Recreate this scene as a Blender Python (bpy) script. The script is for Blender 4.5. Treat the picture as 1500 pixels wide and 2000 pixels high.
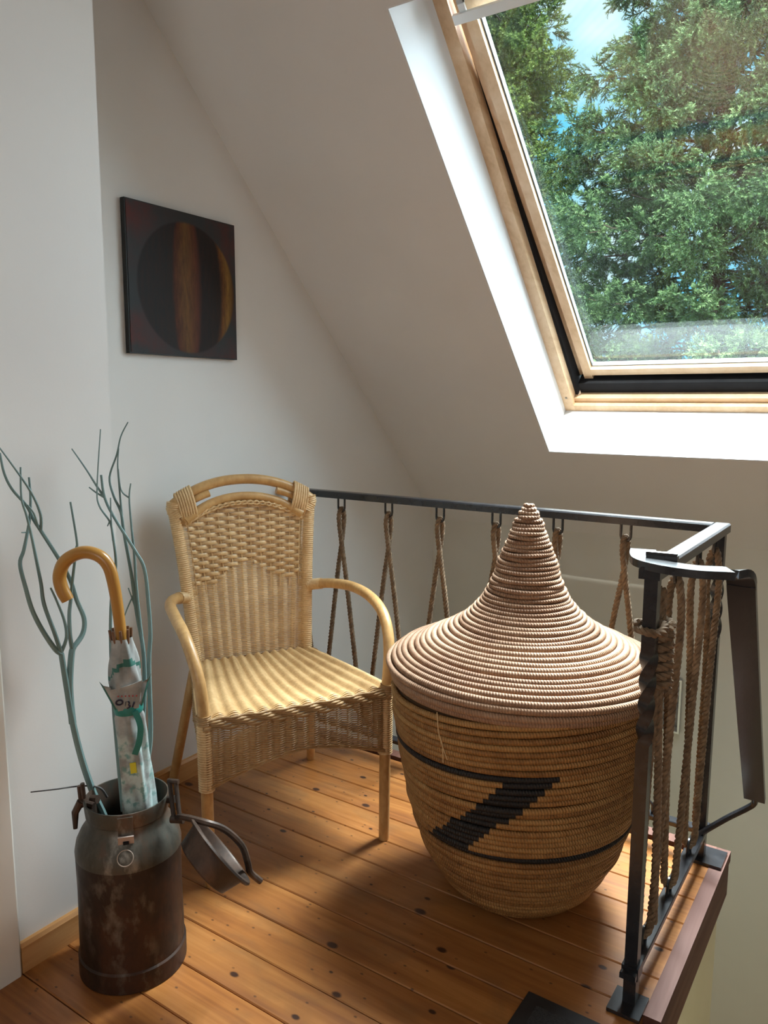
import bpy, math, random
import numpy as np
from mathutils import Matrix, Vector
rng = np.random.default_rng(7); random.seed(7)
for o in list(bpy.data.objects): bpy.data.objects.remove(o)
scene = bpy.context.scene
COL = scene.collection
PI = math.pi

# ------------------------------------------------------------------ camera, world, lights, exposure
cam_d = bpy.data.cameras.new('camera'); cam = bpy.data.objects.new('camera', cam_d); COL.objects.link(cam)
YAW, PITCH, ROLL = .59436, .140166, -.004484
_F = np.array([-math.sin(YAW)*math.cos(PITCH), math.cos(YAW)*math.cos(PITCH), -math.sin(PITCH)])
_r = np.array([math.cos(YAW), math.sin(YAW), 0.]); _d = np.cross(_F, _r)
_r2 = math.cos(ROLL)*_r + math.sin(ROLL)*_d; _d2 = -math.sin(ROLL)*_r + math.cos(ROLL)*_d
mw = Matrix.Identity(4)
for i in range(3):
    mw[i][0] = _r2[i]; mw[i][1] = -_d2[i]; mw[i][2] = -_F[i]
mw[0][3], mw[1][3], mw[2][3] = 0, 0, 1.30
cam.matrix_world = mw
cam_d.sensor_fit = 'HORIZONTAL'; cam_d.sensor_width = 36; cam_d.lens = 36*1515.02/1500
cam_d.clip_start = .02; cam_d.clip_end = 200
scene.camera = cam
scene.view_settings.view_transform = 'Standard'; scene.view_settings.look = 'None'
scene.view_settings.gamma = 1; scene.view_settings.use_curve_mapping = False
scene.view_settings.exposure = 0.38
scene.cycles.caustics_reflective = False

world = bpy.data.worlds.new('world'); scene.world = world; world.use_nodes = True
wn = world.node_tree; wn.nodes.clear()
_o = wn.nodes.new('ShaderNodeOutputWorld'); _b = wn.nodes.new('ShaderNodeBackground')
_tc = wn.nodes.new('ShaderNodeTexCoord'); _nz = wn.nodes.new('ShaderNodeTexNoise')
_nz.inputs['Scale'].default_value = 5.0; _nz.inputs['Detail'].default_value = 6
_rp = wn.nodes.new('ShaderNodeValToRGB')
_rp.color_ramp.elements[0].position = .40; _rp.color_ramp.elements[0].color = (.14, .60, .90, 1)
_rp.color_ramp.elements[1].position = .66; _rp.color_ramp.elements[1].color = (.86, .97, 1, 1)
wn.links.new(_tc.outputs['Generated'], _nz.inputs['Vector']); wn.links.new(_nz.outputs['Fac'], _rp.inputs['Fac'])
wn.links.new(_rp.outputs['Color'], _b.inputs['Color']); _b.inputs['Strength'].default_value = 1.05
wn.links.new(_b.outputs['Background'], _o.inputs['Surface'])

# slope frame: s runs up the roof, n points outdoors
SD = np.array([0, -.702, .712]); ND = np.array([0, .712, .702]); S0 = np.array([0, 3.411, .715])
def SL(x, s, n=0.): return np.array([x, 0, 0]) + S0 + SD*s + ND*n

def add_light(name, kind, energy, color, loc, direction, **kw):
    l = bpy.data.lights.new(name, kind); l.energy = energy; l.color = color
    o = bpy.data.objects.new(name, l); COL.objects.link(o)
    o.location = loc; o.rotation_euler = Vector(direction).to_track_quat('-Z', 'Y').to_euler()
    for k, v in kw.items(): setattr(l, k, v)
    return o
add_light('sun', 'SUN', 11.0, (1, .96, .88), (0, -6, 12), (-.28, .52, -.80), angle=.02)
add_light('skylight_daylight', 'AREA', 70, (.78, .90, 1.0), SL(-.63, 1.46, .62), -ND,
          shape='RECTANGLE', size=1.45, size_y=2.1)
add_light('overhead_daylight', 'AREA', 980, (.93, .97, 1.0), (-.88, 3.71, 4.2), (.06, -1.1, -2.3),
          shape='RECTANGLE', size=1.4, size_y=2.4)
add_light('rear_fill_light', 'AREA', 17, (1.0, .96, .91), (.6, -2.12, 1.6), (-.1, 1, -.05),  # added weak fill lamp behind the camera; the rear wall has no window
          shape='RECTANGLE', size=1.3, size_y=1.2)

# ------------------------------------------------------------------ helpers
class MB:
    def __init__(s): s.v = []; s.f = []; s.m = []
    def add(s, vs, fs, mi=0):
        b = len(s.v); s.v.extend([tuple(map(float, q)) for q in vs])
        s.f.extend([tuple(b+i for i in q) for q in fs]); s.m.extend([mi]*len(fs)); return s
    def box(s, lo, hi, mi=0):
        x0, y0, z0 = lo; x1, y1, z1 = hi
        return s.add([(x0,y0,z0),(x1,y0,z0),(x1,y1,z0),(x0,y1,z0),(x0,y0,z1),(x1,y0,z1),(x1,y1,z1),(x0,y1,z1)],
                     [(0,3,2,1),(4,5,6,7),(0,1,5,4),(1,2,6,5),(2,3,7,6),(3,0,4,7)], mi)
    def obox(s, c, ax, h, mi=0):
        c = np.array(c, float); A = [np.array(a, float)*k for a, k in zip(ax, h)]
        vs = [c+sx*A[0]+sy*A[1]+sz*A[2] for sz in (-1, 1) for sx, sy in ((-1,-1),(1,-1),(1,1),(-1,1))]
        return s.add(vs, [(0,3,2,1),(4,5,6,7),(0,1,5,4),(1,2,6,5),(2,3,7,6),(3,0,4,7)], mi)
    def sbox(s, x0, x1, s0, s1, n0, n1, mi=0):
        return s.obox(SL((x0+x1)/2, (s0+s1)/2, (n0+n1)/2), ((1,0,0), SD, ND), ((x1-x0)/2, (s1-s0)/2, (n1-n0)/2), mi)
    def prism(s, poly, off, mi=0):
        p = [np.array(q, float) for q in poly]; off = np.array(off, float); n = len(p)
        return s.add(p+[q+off for q in p], [tuple(range(n))[::-1], tuple(range(n, 2*n))]+[(i,(i+1)%n,n+(i+1)%n,n+i) for i in range(n)], mi)
    def tube(s, path, r, n=8, cap=True, closed=False, mi=0, flat=None, up=None):
        P = np.array(path, float); k = len(P)
        R = np.full(k, r, float) if np.isscalar(r) else np.array(r, float)
        if closed: T = np.roll(P, -1, 0)-np.roll(P, 1, 0)
        else: T = np.gradient(P, axis=0)
        T /= np.linalg.norm(T, axis=1)[:, None]+1e-12
        u = np.array(up, float) if up is not None else (np.array([0,0,1.]) if abs(T[0][2]) < .9 else np.array([1.,0,0]))
        N = np.zeros_like(P); u = u-T[0]*(u@T[0]); u /= np.linalg.norm(u); N[0] = u
        for i in range(1, k):
            b = (np.array(up, float) if up is not None else N[i-1]); b = b-T[i]*(b@T[i]); N[i] = b/(np.linalg.norm(b)+1e-12)
        Bn = np.cross(T, N); fa, fb = flat or (1, 1)
        a = np.arange(n)*2*PI/n + (PI/n if n == 4 else 0)
        V = P[:,None,:]+R[:,None,None]*(fa*np.cos(a)[None,:,None]*N[:,None,:]+fb*np.sin(a)[None,:,None]*Bn[:,None,:])
        fs = []
        for i in range(k if closed else k-1):
            j = (i+1) % k
            for q in range(n): fs.append((i*n+q, i*n+(q+1)%n, j*n+(q+1)%n, j*n+q))
        if cap and not closed: fs += [tuple(range(n))[::-1], tuple((k-1)*n+q for q in range(n))]
        return s.add(V.reshape(-1, 3), fs, mi)
    def lathe(s, prof, c=(0,0,0), n=48, mi=0, axes=None, mif=None):
        X, Y, Z = axes or (np.array([1.,0,0]), np.array([0,1.,0]), np.array([0,0,1.]))
        c = np.array(c, float); vs = []; b = len(s.v)
        for r, z in prof:
            for i in range(n):
                a = 2*PI*i/n; vs.append(c+X*(r*math.cos(a))+Y*(r*math.sin(a))+Z*z)
        fs = []
        for i in range(len(prof)-1):
            for q in range(n): fs.append((i*n+q, i*n+(q+1)%n, (i+1)*n+(q+1)%n, (i+1)*n+q))
        return s.add(vs, fs, mi)

def smooth_path(pts, per=6, closed=False):
    P = np.array(pts, float); n = len(P); out = []
    for i in range(n if closed else n-1):
        if closed: p0, p1, p2, p3 = P[(i-1)%n], P[i], P[(i+1)%n], P[(i+2)%n]
        else: p0, p1, p2, p3 = P[max(i-1,0)], P[i], P[i+1], P[min(i+2,n-1)]
        for k in range(per):
            t = k/per
            out.append(.5*((2*p1)+(-p0+p2)*t+(2*p0-5*p1+4*p2-p3)*t*t+(-p0+3*p1-3*p2+p3)*t**3))
    if not closed: out.append(P[-1])
    return np.array(out)
def resample(P, step):
    P = np.array(P, float); d = np.r_[0, np.cumsum(np.linalg.norm(np.diff(P, axis=0), axis=1))]
    t = np.linspace(0, d[-1], max(2, int(d[-1]/step)+1))
    return np.stack([np.interp(t, d, P[:,i]) for i in range(3)], 1)

def mk(name, mb, mats, parent=None, smooth=True, ang=40, shift=None):
    me = bpy.data.meshes.new(name)
    v = np.array(mb.v)
    if shift is not None: v = v-np.array(shift)
    me.from_pydata(v.tolist(), [], mb.f)
    if not isinstance(mats, (list, tuple)): mats = [mats]
    for m in mats: me.materials.append(m)
    if len(mats) > 1: me.polygons.foreach_set('material_index', mb.m)
    if smooth:
        me.polygons.foreach_set('use_smooth', [True]*len(mb.f)); me.update()
        try: me.set_sharp_from_angle(angle=math.radians(ang))
        except Exception: pass
    me.update()
    o = bpy.data.objects.new(name, me); COL.objects.link(o)
    if parent is not None:
        o.parent = parent
    if shift is not None: o.location = shift
    return o
def part(name, mb, mats, thing, smooth=True, ang=40):
    """part given in world coordinates, under an unrotated Empty (or a part of it)"""
    o = mk(name, mb, mats, None, smooth, ang); o.parent = thing
    q = thing; off = np.zeros(3)
    while q is not None: off += np.array(q.location); q = q.parent
    o.location = -off
    return o
def sub(name, mb, mats, prt, smooth=True, ang=40):
    return part(name, mb, mats, prt, smooth, ang)
def thing(name, label, cat, loc=(0,0,0), rz=0, group=None):
    o = bpy.data.objects.new(name, None); COL.objects.link(o); o.location = loc; o.rotation_euler = (0,0,rz)
    o.empty_display_size = .05
    return tag(o, label, cat, group)
def tag(o, label, cat, group=None):
    o['label'] = label; o['category'] = cat
    if group: o['group'] = group
    return o
def struct(o, label=None):
    o['kind'] = 'structure'
    if label: o['label'] = label
    return o

# ------------------------------------------------------------------ materials
class NT:
    def __init__(s, name):
        s.m = bpy.data.materials.new(name); s.m.use_nodes = True; s.t = s.m.node_tree
        s.b = s.t.nodes['Principled BSDF']; s.o = s.t.nodes['Material Output']
    def n(s, typ, **kw):
        q = s.t.nodes.new(typ)
        for k, v in kw.items(): setattr(q, k, v)
        return q
    def set(s, sock, v):
        if hasattr(v, 'is_output') or isinstance(v, bpy.types.NodeSocket): s.t.links.new(v, sock)
        else: sock.default_value = v
    def math(s, op, a, b=0., c=None, clamp=False):
        q = s.n('ShaderNodeMath', operation=op, use_clamp=clamp); s.set(q.inputs[0], a); s.set(q.inputs[1], b)
        if c is not None: s.set(q.inputs[2], c)
        return q.outputs[0]
    def coords(s, kind='Object', scale=(1,1,1), rnd=False):
        tc = s.n('ShaderNodeTexCoord')
        src = tc.outputs[kind] if kind != 'World' else s.n('ShaderNodeNewGeometry').outputs['Position']
        mp = s.n('ShaderNodeMapping'); s.t.links.new(src, mp.inputs['Vector']); mp.inputs['Scale'].default_value = scale
        if rnd:
            oi = s.n('ShaderNodeObjectInfo'); cx = s.n('ShaderNodeCombineXYZ')
            for i, k in enumerate((37., 91., 53.)): s.set(cx.inputs[i], s.math('MULTIPLY', oi.outputs['Random'], k))
            s.t.links.new(cx.outputs[0], mp.inputs['Location'])
        return mp.outputs[0]
    def noise(s, vec, scale=5, detail=4, rough=.55, dist=0.):
        q = s.n('ShaderNodeTexNoise'); s.set(q.inputs['Vector'], vec)
        q.inputs['Scale'].default_value = scale; q.inputs['Detail'].default_value = detail
        q.inputs['Roughness'].default_value = rough; q.inputs['Distortion'].default_value = dist
        return q.outputs['Fac']
    def ramp(s, fac, stops, interp='LINEAR'):
        q = s.n('ShaderNodeValToRGB'); s.set(q.inputs['Fac'], fac); cr = q.color_ramp; cr.interpolation = interp
        while len(cr.elements) < len(stops): cr.elements.new(.5)
        for e, (p, c) in zip(cr.elements, stops): e.position = p; e.color = (*c[:3], 1) if not np.isscalar(c) else (c,c,c,1)
        return q.outputs['Color']
    def mix(s, fac, a, b, mode='MIX'):
        q = s.n('ShaderNodeMix', data_type='RGBA', blend_type=mode)
        s.set(q.inputs[0], fac)
        for sk, v in ((q.inputs[6], a), (q.inputs[7], b)):
            s.set(sk, (*v[:3], 1) if isinstance(v, (tuple, list)) else v)
        return q.outputs[2]
    def bump(s, h, strength=.3, dist=.01):
        q = s.n('ShaderNodeBump'); s.set(q.inputs['Height'], h); q.inputs['Strength'].default_value = strength
        q.inputs['Distance'].default_value = dist; s.t.links.new(q.outputs[0], s.b.inputs['Normal'])
    def fin(s, col, rough=.5, metal=0., spec=.5):
        s.set(s.b.inputs['Base Color'], (*col[:3], 1) if isinstance(col, (tuple, list)) else col)
        s.set(s.b.inputs['Roughness'], rough); s.set(s.b.inputs['Metallic'], metal)
        s.b.inputs['Specular IOR Level'].default_value = spec
        return s.m
def simple(name, c0, c1=None, scale=8, rough=.5, metal=0., bump=0., bscale=60, stretch=(1,1,1), kind='Object', spec=.5, bdist=.002):
    t = NT(name); v = t.coords(kind, stretch)
    col = c0 if c1 is None else t.ramp(t.noise(v, scale, 4), [(.32, c0), (.68, c1)])
    if bump: t.bump(t.noise(v, bscale, 3), bump, bdist)
    return t.fin(col, rough, metal, spec)

def wood_mat(name, dark, mid, light, along=0, rough=.42, knots=True, tint=None, scl=1.):
    t = NT(name); st = [9*scl]*3; st[along] = .8*scl
    v = t.coords('World', tuple(st), rnd=True)
    g1 = t.noise(v, 1.6, 5, .6, .8); st2 = [70*scl]*3; st2[along] = 1.6*scl
    v2 = t.coords('World', tuple(st2), rnd=True); g2 = t.noise(v2, 1.2, 3, .5)
    g = t.math('ADD', t.math('MULTIPLY', g1, .72), t.math('MULTIPLY', g2, .28))
    col = t.ramp(g, [(.34, dark), (.48, mid), (.64, light)])
    oi = t.n('ShaderNodeObjectInfo')
    col = t.mix(t.math('MULTIPLY', oi.outputs['Random'], .45), col, tint or (.27, .115, .038))
    if knots:
        st3 = [4.6]*3; st3[along] = 2.9
        v3 = t.coords('World', tuple(st3), rnd=True)
        vo = t.n('ShaderNodeTexVoronoi', voronoi_dimensions='2D'); t.set(vo.inputs['Vector'], v3); vo.inputs['Scale'].default_value = 1.7
        vo.inputs['Randomness'].default_value = 1
        d = t.math('ADD', vo.outputs['Distance'], t.math('MULTIPLY', t.math('SUBTRACT', g1, .5), .05))
        sc_ = t.n('ShaderNodeSeparateColor'); t.set(sc_.inputs[0], vo.outputs['Color'])
        d = t.math('ADD', d, t.math('MULTIPLY', t.math('GREATER_THAN', sc_.outputs[0], .52), 1.))
        d = t.math('DIVIDE', d, t.math('ADD', .35, t.math('MULTIPLY', sc_.outputs[1], 1.0)))
        k1 = t.ramp(d, [(.045, 1.), (.075, 0.)]); k2 = t.ramp(d, [(.06, .60), (.34, 0.)])
        vp = t.n('ShaderNodeTexVoronoi', voronoi_dimensions='2D'); t.set(vp.inputs['Vector'], v3); vp.inputs['Scale'].default_value = 6.5
        sp_ = t.n('ShaderNodeSeparateColor'); t.set(sp_.inputs[0], vp.outputs['Color'])
        dp = t.math('ADD', vp.outputs['Distance'], t.math('MULTIPLY', t.math('GREATER_THAN', sp_.outputs[0], .22), 1.))
        col = t.mix(t.ramp(dp, [(.05, .8), (.10, 0.)]), col, (.07,.028,.012))
        wr = t.noise(t.coords('World', (3.2,5.5,3.2)), 1.7, 4, .6, .5); col = t.mix(t.ramp(wr, [(.50, 0.), (.72, .50)]), col, (.17,.085,.035))
        col = t.mix(k2, col, (.30, .115, .035)); col = t.mix(k1, col, (.045, .018, .010))
    t.bump(g2, .12, .001)
    t.set(t.b.inputs['Roughness'], t.ramp(g1, [(.3, rough+.10), (.7, rough-.06)]))
    m = t.fin(col, rough); t.t.links.new(t.ramp(g1, [(.3, rough+.12), (.7, rough-.05)]), t.b.inputs['Roughness'])
    return m

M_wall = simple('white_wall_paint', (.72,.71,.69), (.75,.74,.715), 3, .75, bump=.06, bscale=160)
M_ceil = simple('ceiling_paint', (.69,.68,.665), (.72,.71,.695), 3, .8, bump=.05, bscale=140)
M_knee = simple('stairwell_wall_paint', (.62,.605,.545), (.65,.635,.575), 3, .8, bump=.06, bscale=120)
M_cream = simple('cream_panel_paint', (.80,.72,.50), (.83,.75,.54), 3, .6)
M_trimw = simple('cream_trim_paint', (.76,.74,.68), (.79,.77,.71), 4, .5)
M_plank = wood_mat('pine_plank_wood', (.20,.060,.011), (.355,.128,.028), (.50,.218,.064), 0, .34)
M_nose = wood_mat('red_brown_edge_wood', (.080,.024,.014), (.125,.044,.026), (.18,.074,.046), 1, .58, knots=False, tint=(.10,.04,.03))
M_base = wood_mat('pine_baseboard_wood', (.42,.19,.06), (.56,.28,.10), (.66,.36,.15), 1, .45, knots=False)
M_dark = simple('dark_gap', (.02,.015,.012), None, rough=.9)
M_frame = wood_mat('window_pine_wood', (.56,.36,.20), (.68,.47,.285), (.76,.56,.37), 1, .38, knots=False, tint=(.66,.46,.28), scl=.8)
M_seal = simple('black_rubber_seal', (.008,.009,.012), (.012,.013,.016), 20, .8, spec=.2)
M_alu = simple('white_aluminium', (.74,.75,.75), (.78,.79,.79), 10, .35, .2)
M_iron = simple('black_painted_iron', (.010,.011,.014), (.022,.023,.027), 30, .27, 0., .12, 90, spec=.65)
M_screw = simple('steel_screw', (.25,.22,.19), (.35,.32,.28), 50, .4, .8)

def glass_mat():
    t = NT('window_glass'); t.t.nodes.remove(t.b)
    tr = t.n('ShaderNodeBsdfTransparent'); tr.inputs[0].default_value = (.95,.98,.97,1)
    gl = t.n('ShaderNodeBsdfGlossy'); gl.inputs['Roughness'].default_value = 0.0; gl.inputs['Color'].default_value = (.93,.97,1,1)
    lw = t.n('ShaderNodeLayerWeight'); lw.inputs['Blend'].default_value = .5
    fr = t.math('ADD', .055, t.math('MULTIPLY', t.math('POWER', lw.outputs['Facing'], 5.), .9))
    mx = t.n('ShaderNodeMixShader'); t.set(mx.inputs[0], fr)
    t.t.links.new(tr.outputs[0], mx.inputs[1]); t.t.links.new(gl.outputs[0], mx.inputs[2]); t.t.links.new(mx.outputs[0], t.o.inputs[0])
    return t.m
M_glass = glass_mat()

# ------------------------------------------------------------------ the room shell
GX, LX, KY, STEP = -2.0, -1.6, 3.411, 1.19
def slope_z(y): return .715+(KY-y)*.712/.702
ZC = 2.80; YC = KY-(ZC-.715)*.702/.712
LOW = -2.7
b = MB(); b.prism([(GX,STEP,LOW),(GX,KY+.1,LOW),(GX,KY+.1,slope_z(KY+.1)+.2),(GX,YC,ZC+.2),(GX,STEP,ZC+.2)], (-.12,0,0))
struct(mk('wall_gable', b, M_wall, smooth=False), 'white gable wall behind the chair under the sloping ceiling')
b = MB(); b.box((LX-.4,-2.3,LOW),(LX,STEP,ZC+.2)); struct(mk('wall_left', b, M_wall, smooth=False), 'white wall projecting forward at the left')
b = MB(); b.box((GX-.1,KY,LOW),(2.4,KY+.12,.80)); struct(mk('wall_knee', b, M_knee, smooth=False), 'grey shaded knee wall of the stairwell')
b = MB(); b.box((2.3,-2.3,LOW),(2.42,KY+.1,ZC+.2)); struct(mk('wall_right', b, M_wall, smooth=False))
b = MB(); b.box((-2.1,-2.42,LOW),(2.42,-2.3,ZC+.2)); struct(mk('wall_rear', b, M_wall, smooth=False))
# ceiling: four slabs round the skylight opening
OX0, OX1, OS0, OS1, TH = -1.232, -.04, .540, 2.262, .262
b = MB(); sm = (ZC-.715)/.712
b.sbox(GX-.1, OX0, -.25, sm, 0, TH); b.sbox(OX1, 2.42, -.25, sm, 0, TH)
b.sbox(OX0, OX1, -.25, OS0, 0, TH); b.sbox(OX0, OX1, OS1, sm, 0, TH)
b.box((GX-.1,-2.42,ZC),(2.42,YC+.02,ZC+.25))
struct(mk('ceiling', b, M_ceil, smooth=False), 'sloping white attic ceiling around the skylight')
b = MB(); t = .004
b.sbox(OX0, OX0+t, OS0+t, OS1-t, .001, TH); b.sbox(OX1-t, OX1, OS0+t, OS1-t, .001, TH)
b.sbox(OX0, OX1, OS0, OS0+t, .001, TH); b.sbox(OX0, OX1, OS1-t, OS1, .001, TH)
struct(mk('trim_1', b, simple('reveal_white_paint', (.72,.73,.745), None, rough=.55), smooth=False), 'white painted reveal lining of the skylight')

# floor: subfloor, planks, nosing boards, platform sides
EX, EY, SY = -.337, 2.324, 1.555
fl = bpy.data.objects.new('floor', None); COL.objects.link(fl); fl.empty_display_size = .1
struct(fl, 'varnished orange brown pine plank floor of the landing')
b = MB(); b.box((GX,SY,-.12),(EX-.02,EY-.02,-.022)); b.box((LX-.4,-2.3,-.12),(2.3,SY,-.022)); mk('subfloor', b, M_dark, fl, smooth=False)
def plank_mesh(x0, x1, w):
    c = .0026; q = MB(); h = w/2-.0010; pr = [(-h,-.02),(-h,-c),(-h+c,0),(h-c,0),(h,-c),(h,-.02)]
    q.prism([(x0,y,z) for y, z in pr], (x1-x0,0,0)); me = bpy.data.meshes.new('plank'); me.from_pydata(q.v, [], q.f); me.materials.append(M_plank); return me
PW = .1152; edges = [.991+PW*k for k in range(-16, 12)]
meshes = {}
for k, y0 in enumerate(edges[:-1]):
    y1 = min(edges[k+1], EY-.046)
    if y1-y0 < .03: continue
    yc = (y0+y1)/2
    x0 = GX+.001 if yc > STEP else LX+.001
    x1 = EX-.0375 if yc > SY-.06 else 2.29
    key = (x0, x1, round(y1-y0, 4))
    if key not in meshes: meshes[key] = plank_mesh(x0, x1, y1-y0)
    o = bpy.data.objects.new('plank', meshes[key]); COL.objects.link(o); o.parent = fl; o.location = (0, yc, 0)
b = MB(); b.box((EX-.037,SY,-.03),(EX,EY,.0015)); mk('nosing_board', b, M_nose, fl, smooth=False)
b = MB(); b.box((GX+.001,EY-.044,-.03),(EX-.0375,EY,.0015)); mk('nosing_board', b, M_nose, fl, smooth=False)
b = MB(); b.box((EX-.020,SY-.02,-.135),(EX-.003,EY-.003,-.03)); mk('fascia_board', b, M_nose, fl, smooth=False)
b = MB(); b.box((GX+.001,EY-.02,-.135),(EX-.021,EY-.003,-.03)); mk('fascia_board', b, M_nose, fl, smooth=False)
b = MB(); b.box((GX,1.0,LOW),(EX-.022,EY-.022,-.12)); b.box((EX-.022,1.0,LOW),(2.3,SY-.03,-.12))
struct(mk('wall_platform', b, M_cream, smooth=False), 'cream painted side of the landing below the floor edge')
b = MB(); b.box((GX,1.0,LOW-.1),(2.4,KY,LOW)); struct(mk('floor_lower', b, M_plank, smooth=False), 'wooden floor at the bottom of the stairwell')
# baseboards and door casing
b = MB(); b.prism([(GX,STEP,0),(GX+.016,STEP,0),(GX+.016,STEP,.062),(GX+.010,STEP,.070),(GX,STEP,.070)], (0,EY-STEP-.01,0))
struct(mk('baseboard_gable', b, M_base, smooth=False), 'low pine baseboard along the gable wall')
b = MB(); b.prism([(LX,.875,0),(LX+.016,.875,0),(LX+.016,.875,.062),(LX+.010,.875,.070),(LX,.875,.070)], (0,STEP-.875,0))
struct(mk('baseboard_left', b, M_base, smooth=False), 'low pine baseboard at the foot of the left wall')
b = MB(); b.prism([(LX,.80,0),(LX+.020,.80,0),(LX+.020,.868,0),(LX+.014,.874,0),(LX,.874,0)], (0,0,2.1)); b.box((LX,.0,0),(LX+.02,.80,2.1))
struct(mk('trim_2', b, M_trimw, smooth=False), 'cream painted door casing at the left edge')

# ------------------------------------------------------------------ skylight window
win = bpy.data.objects.new('window_1', None); COL.objects.link(win); win.location = SL(-.63, OS0, .25)
struct(win, 'pine framed skylight window slightly ajar in the sloping ceiling')
FX0, FX1, FS0, FS1 = OX0+.004, OX1-.004, OS0+.004, OS1-.004
def frame_bar(name, boxes, m=M_frame):
    q = MB()
    for a in boxes: q.sbox(*a)
    return part(name, q, m, win, smooth=False)
N0, N1 = .238, .35
FW = .042
frame_bar('frame_stile', [(FX0, FX0+FW, FS0, FS1, N0, N1)])
frame_bar('frame_stile', [(FX1-FW, FX1, FS0, FS1, N0, N1)])
frame_bar('frame_sill', [(FX0+FW, FX1-FW, FS0, FS0+.030, N0, N1)])
frame_bar('frame_sill', [(FX0+FW, FX1-FW, FS0+.030, FS0+.052, N0+.022, N1)])
frame_bar('frame_head', [(FX0+FW, FX1-FW, FS1-.045, FS1, N0, N1)])
frame_bar('seal', [(FX0+FW, FX0+FW+.012, FS0+.05, FS1-.05, N0+.045, N1), (FX1-FW-.012, FX1-FW, FS0+.05, FS1-.05, N0+.045, N1)], M_seal)
frame_bar('seal', [(FX0+FW+.02, FX1-FW-.02, FS0+.052, FS0+.104, N0+.055, N1)], M_seal)
# sash
AX0, AX1, AS0, AS1 = FX0+FW+.010, FX1-FW-.010, FS0+.098, FS1-.05
SN0, SN1, SW = N0+.012, N0+.0515, .066
PIV = SL(0, AS0+(AS1-AS0)*.74, SN0+.04); TILT = math.radians(3.6)
def tilted(q):
    """turn a sash part about the centre pivot, lower end outwards"""
    for i, v in enumerate(q.v):
        d_ = np.array(v)-PIV; x_, a_, n_c = d_[0], d_@SD, d_@ND
        a2 = a_*math.cos(TILT)+n_c*math.sin(TILT); n2 = -a_*math.sin(TILT)+n_c*math.cos(TILT)
        w_ = PIV+SD*a2+ND*n2; q.v[i] = (v[0], float(w_[1]), float(w_[2]))
    return q
def sash(name, x0, x1, s0, s1, prof):
    q = MB()
    for a in prof: q.sbox(*a)
    return part(name, tilted(q), M_frame, win, smooth=False)
sash('sash_stile', 0,0,0,0, [(AX0, AX0+.030, AS0, AS1, SN0+.026, SN1), (AX0+.030, AX0+SW, AS0+.0, AS1, SN0, SN1)])
sash('sash_stile', 0,0,0,0, [(AX1-.030, AX1, AS0, AS1, SN0+.026, SN1), (AX1-SW, AX1-.030, AS0, AS1, SN0, SN1)])
sash('sash_rail', 0,0,0,0, [(AX0+SW, AX1-SW, AS0, AS0+.024, SN0+.026, SN1), (AX0+SW, AX1-SW, AS0+.024, AS0+.058, SN0, SN1)])
sash('sash_rail', 0,0,0,0, [(AX0+SW, AX1-SW, AS1-.075, AS1, SN0, SN1)])
gx0, gx1, gs0, gs1 = AX0+SW, AX1-SW, AS0+.058, AS1-.075
gn = SN0+.018
q = MB()
for a in ((gx0,gx0+.005,gs0,gs1,gn+.001,gn+.022),(gx1-.005,gx1,gs0,gs1,gn+.001,gn+.022),(gx0+.005,gx1-.005,gs0,gs0+.004,gn+.001,gn+.022),(gx0+.005,gx1-.005,gs1-.004,gs1,gn+.001,gn+.022)): q.sbox(*a)
part('spacer_bar', tilted(q), simple('grey_spacer', (.10,.11,.12), None, rough=.4), win, False)
q = MB(); q.sbox(gx0+.002, gx1-.002, gs0+.002, gs1-.002, gn+.004, gn+.020); part('glass_pane', tilted(q), M_glass, win, False)
# ventilation bar with brackets at the top of the sash
q = MB(); q.sbox(AX0+.018, AX1-.018, AS1-.088, AS1-.062, SN0-.044, SN0-.030); part('ventilation_bar', tilted(q), M_alu, win, False)
for xx in (AX0+.050, AX1-.050):
    q = MB(); q.sbox(xx-.010, xx+.010, AS1-.080, AS1-.03, SN0-.036, SN0-.028); q.sbox(xx-.010, xx+.010, AS1-.04, AS1-.03, SN0-.036, SN0+.002); part('bracket', tilted(q), M_alu, win, False)
q = MB(); q.obox(SL(FX0+.020, FS0+.075, N0-.001), ((1,0,0), SD, ND), (.004,.004,.0015)); part('screw', q, M_screw, win)

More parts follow.
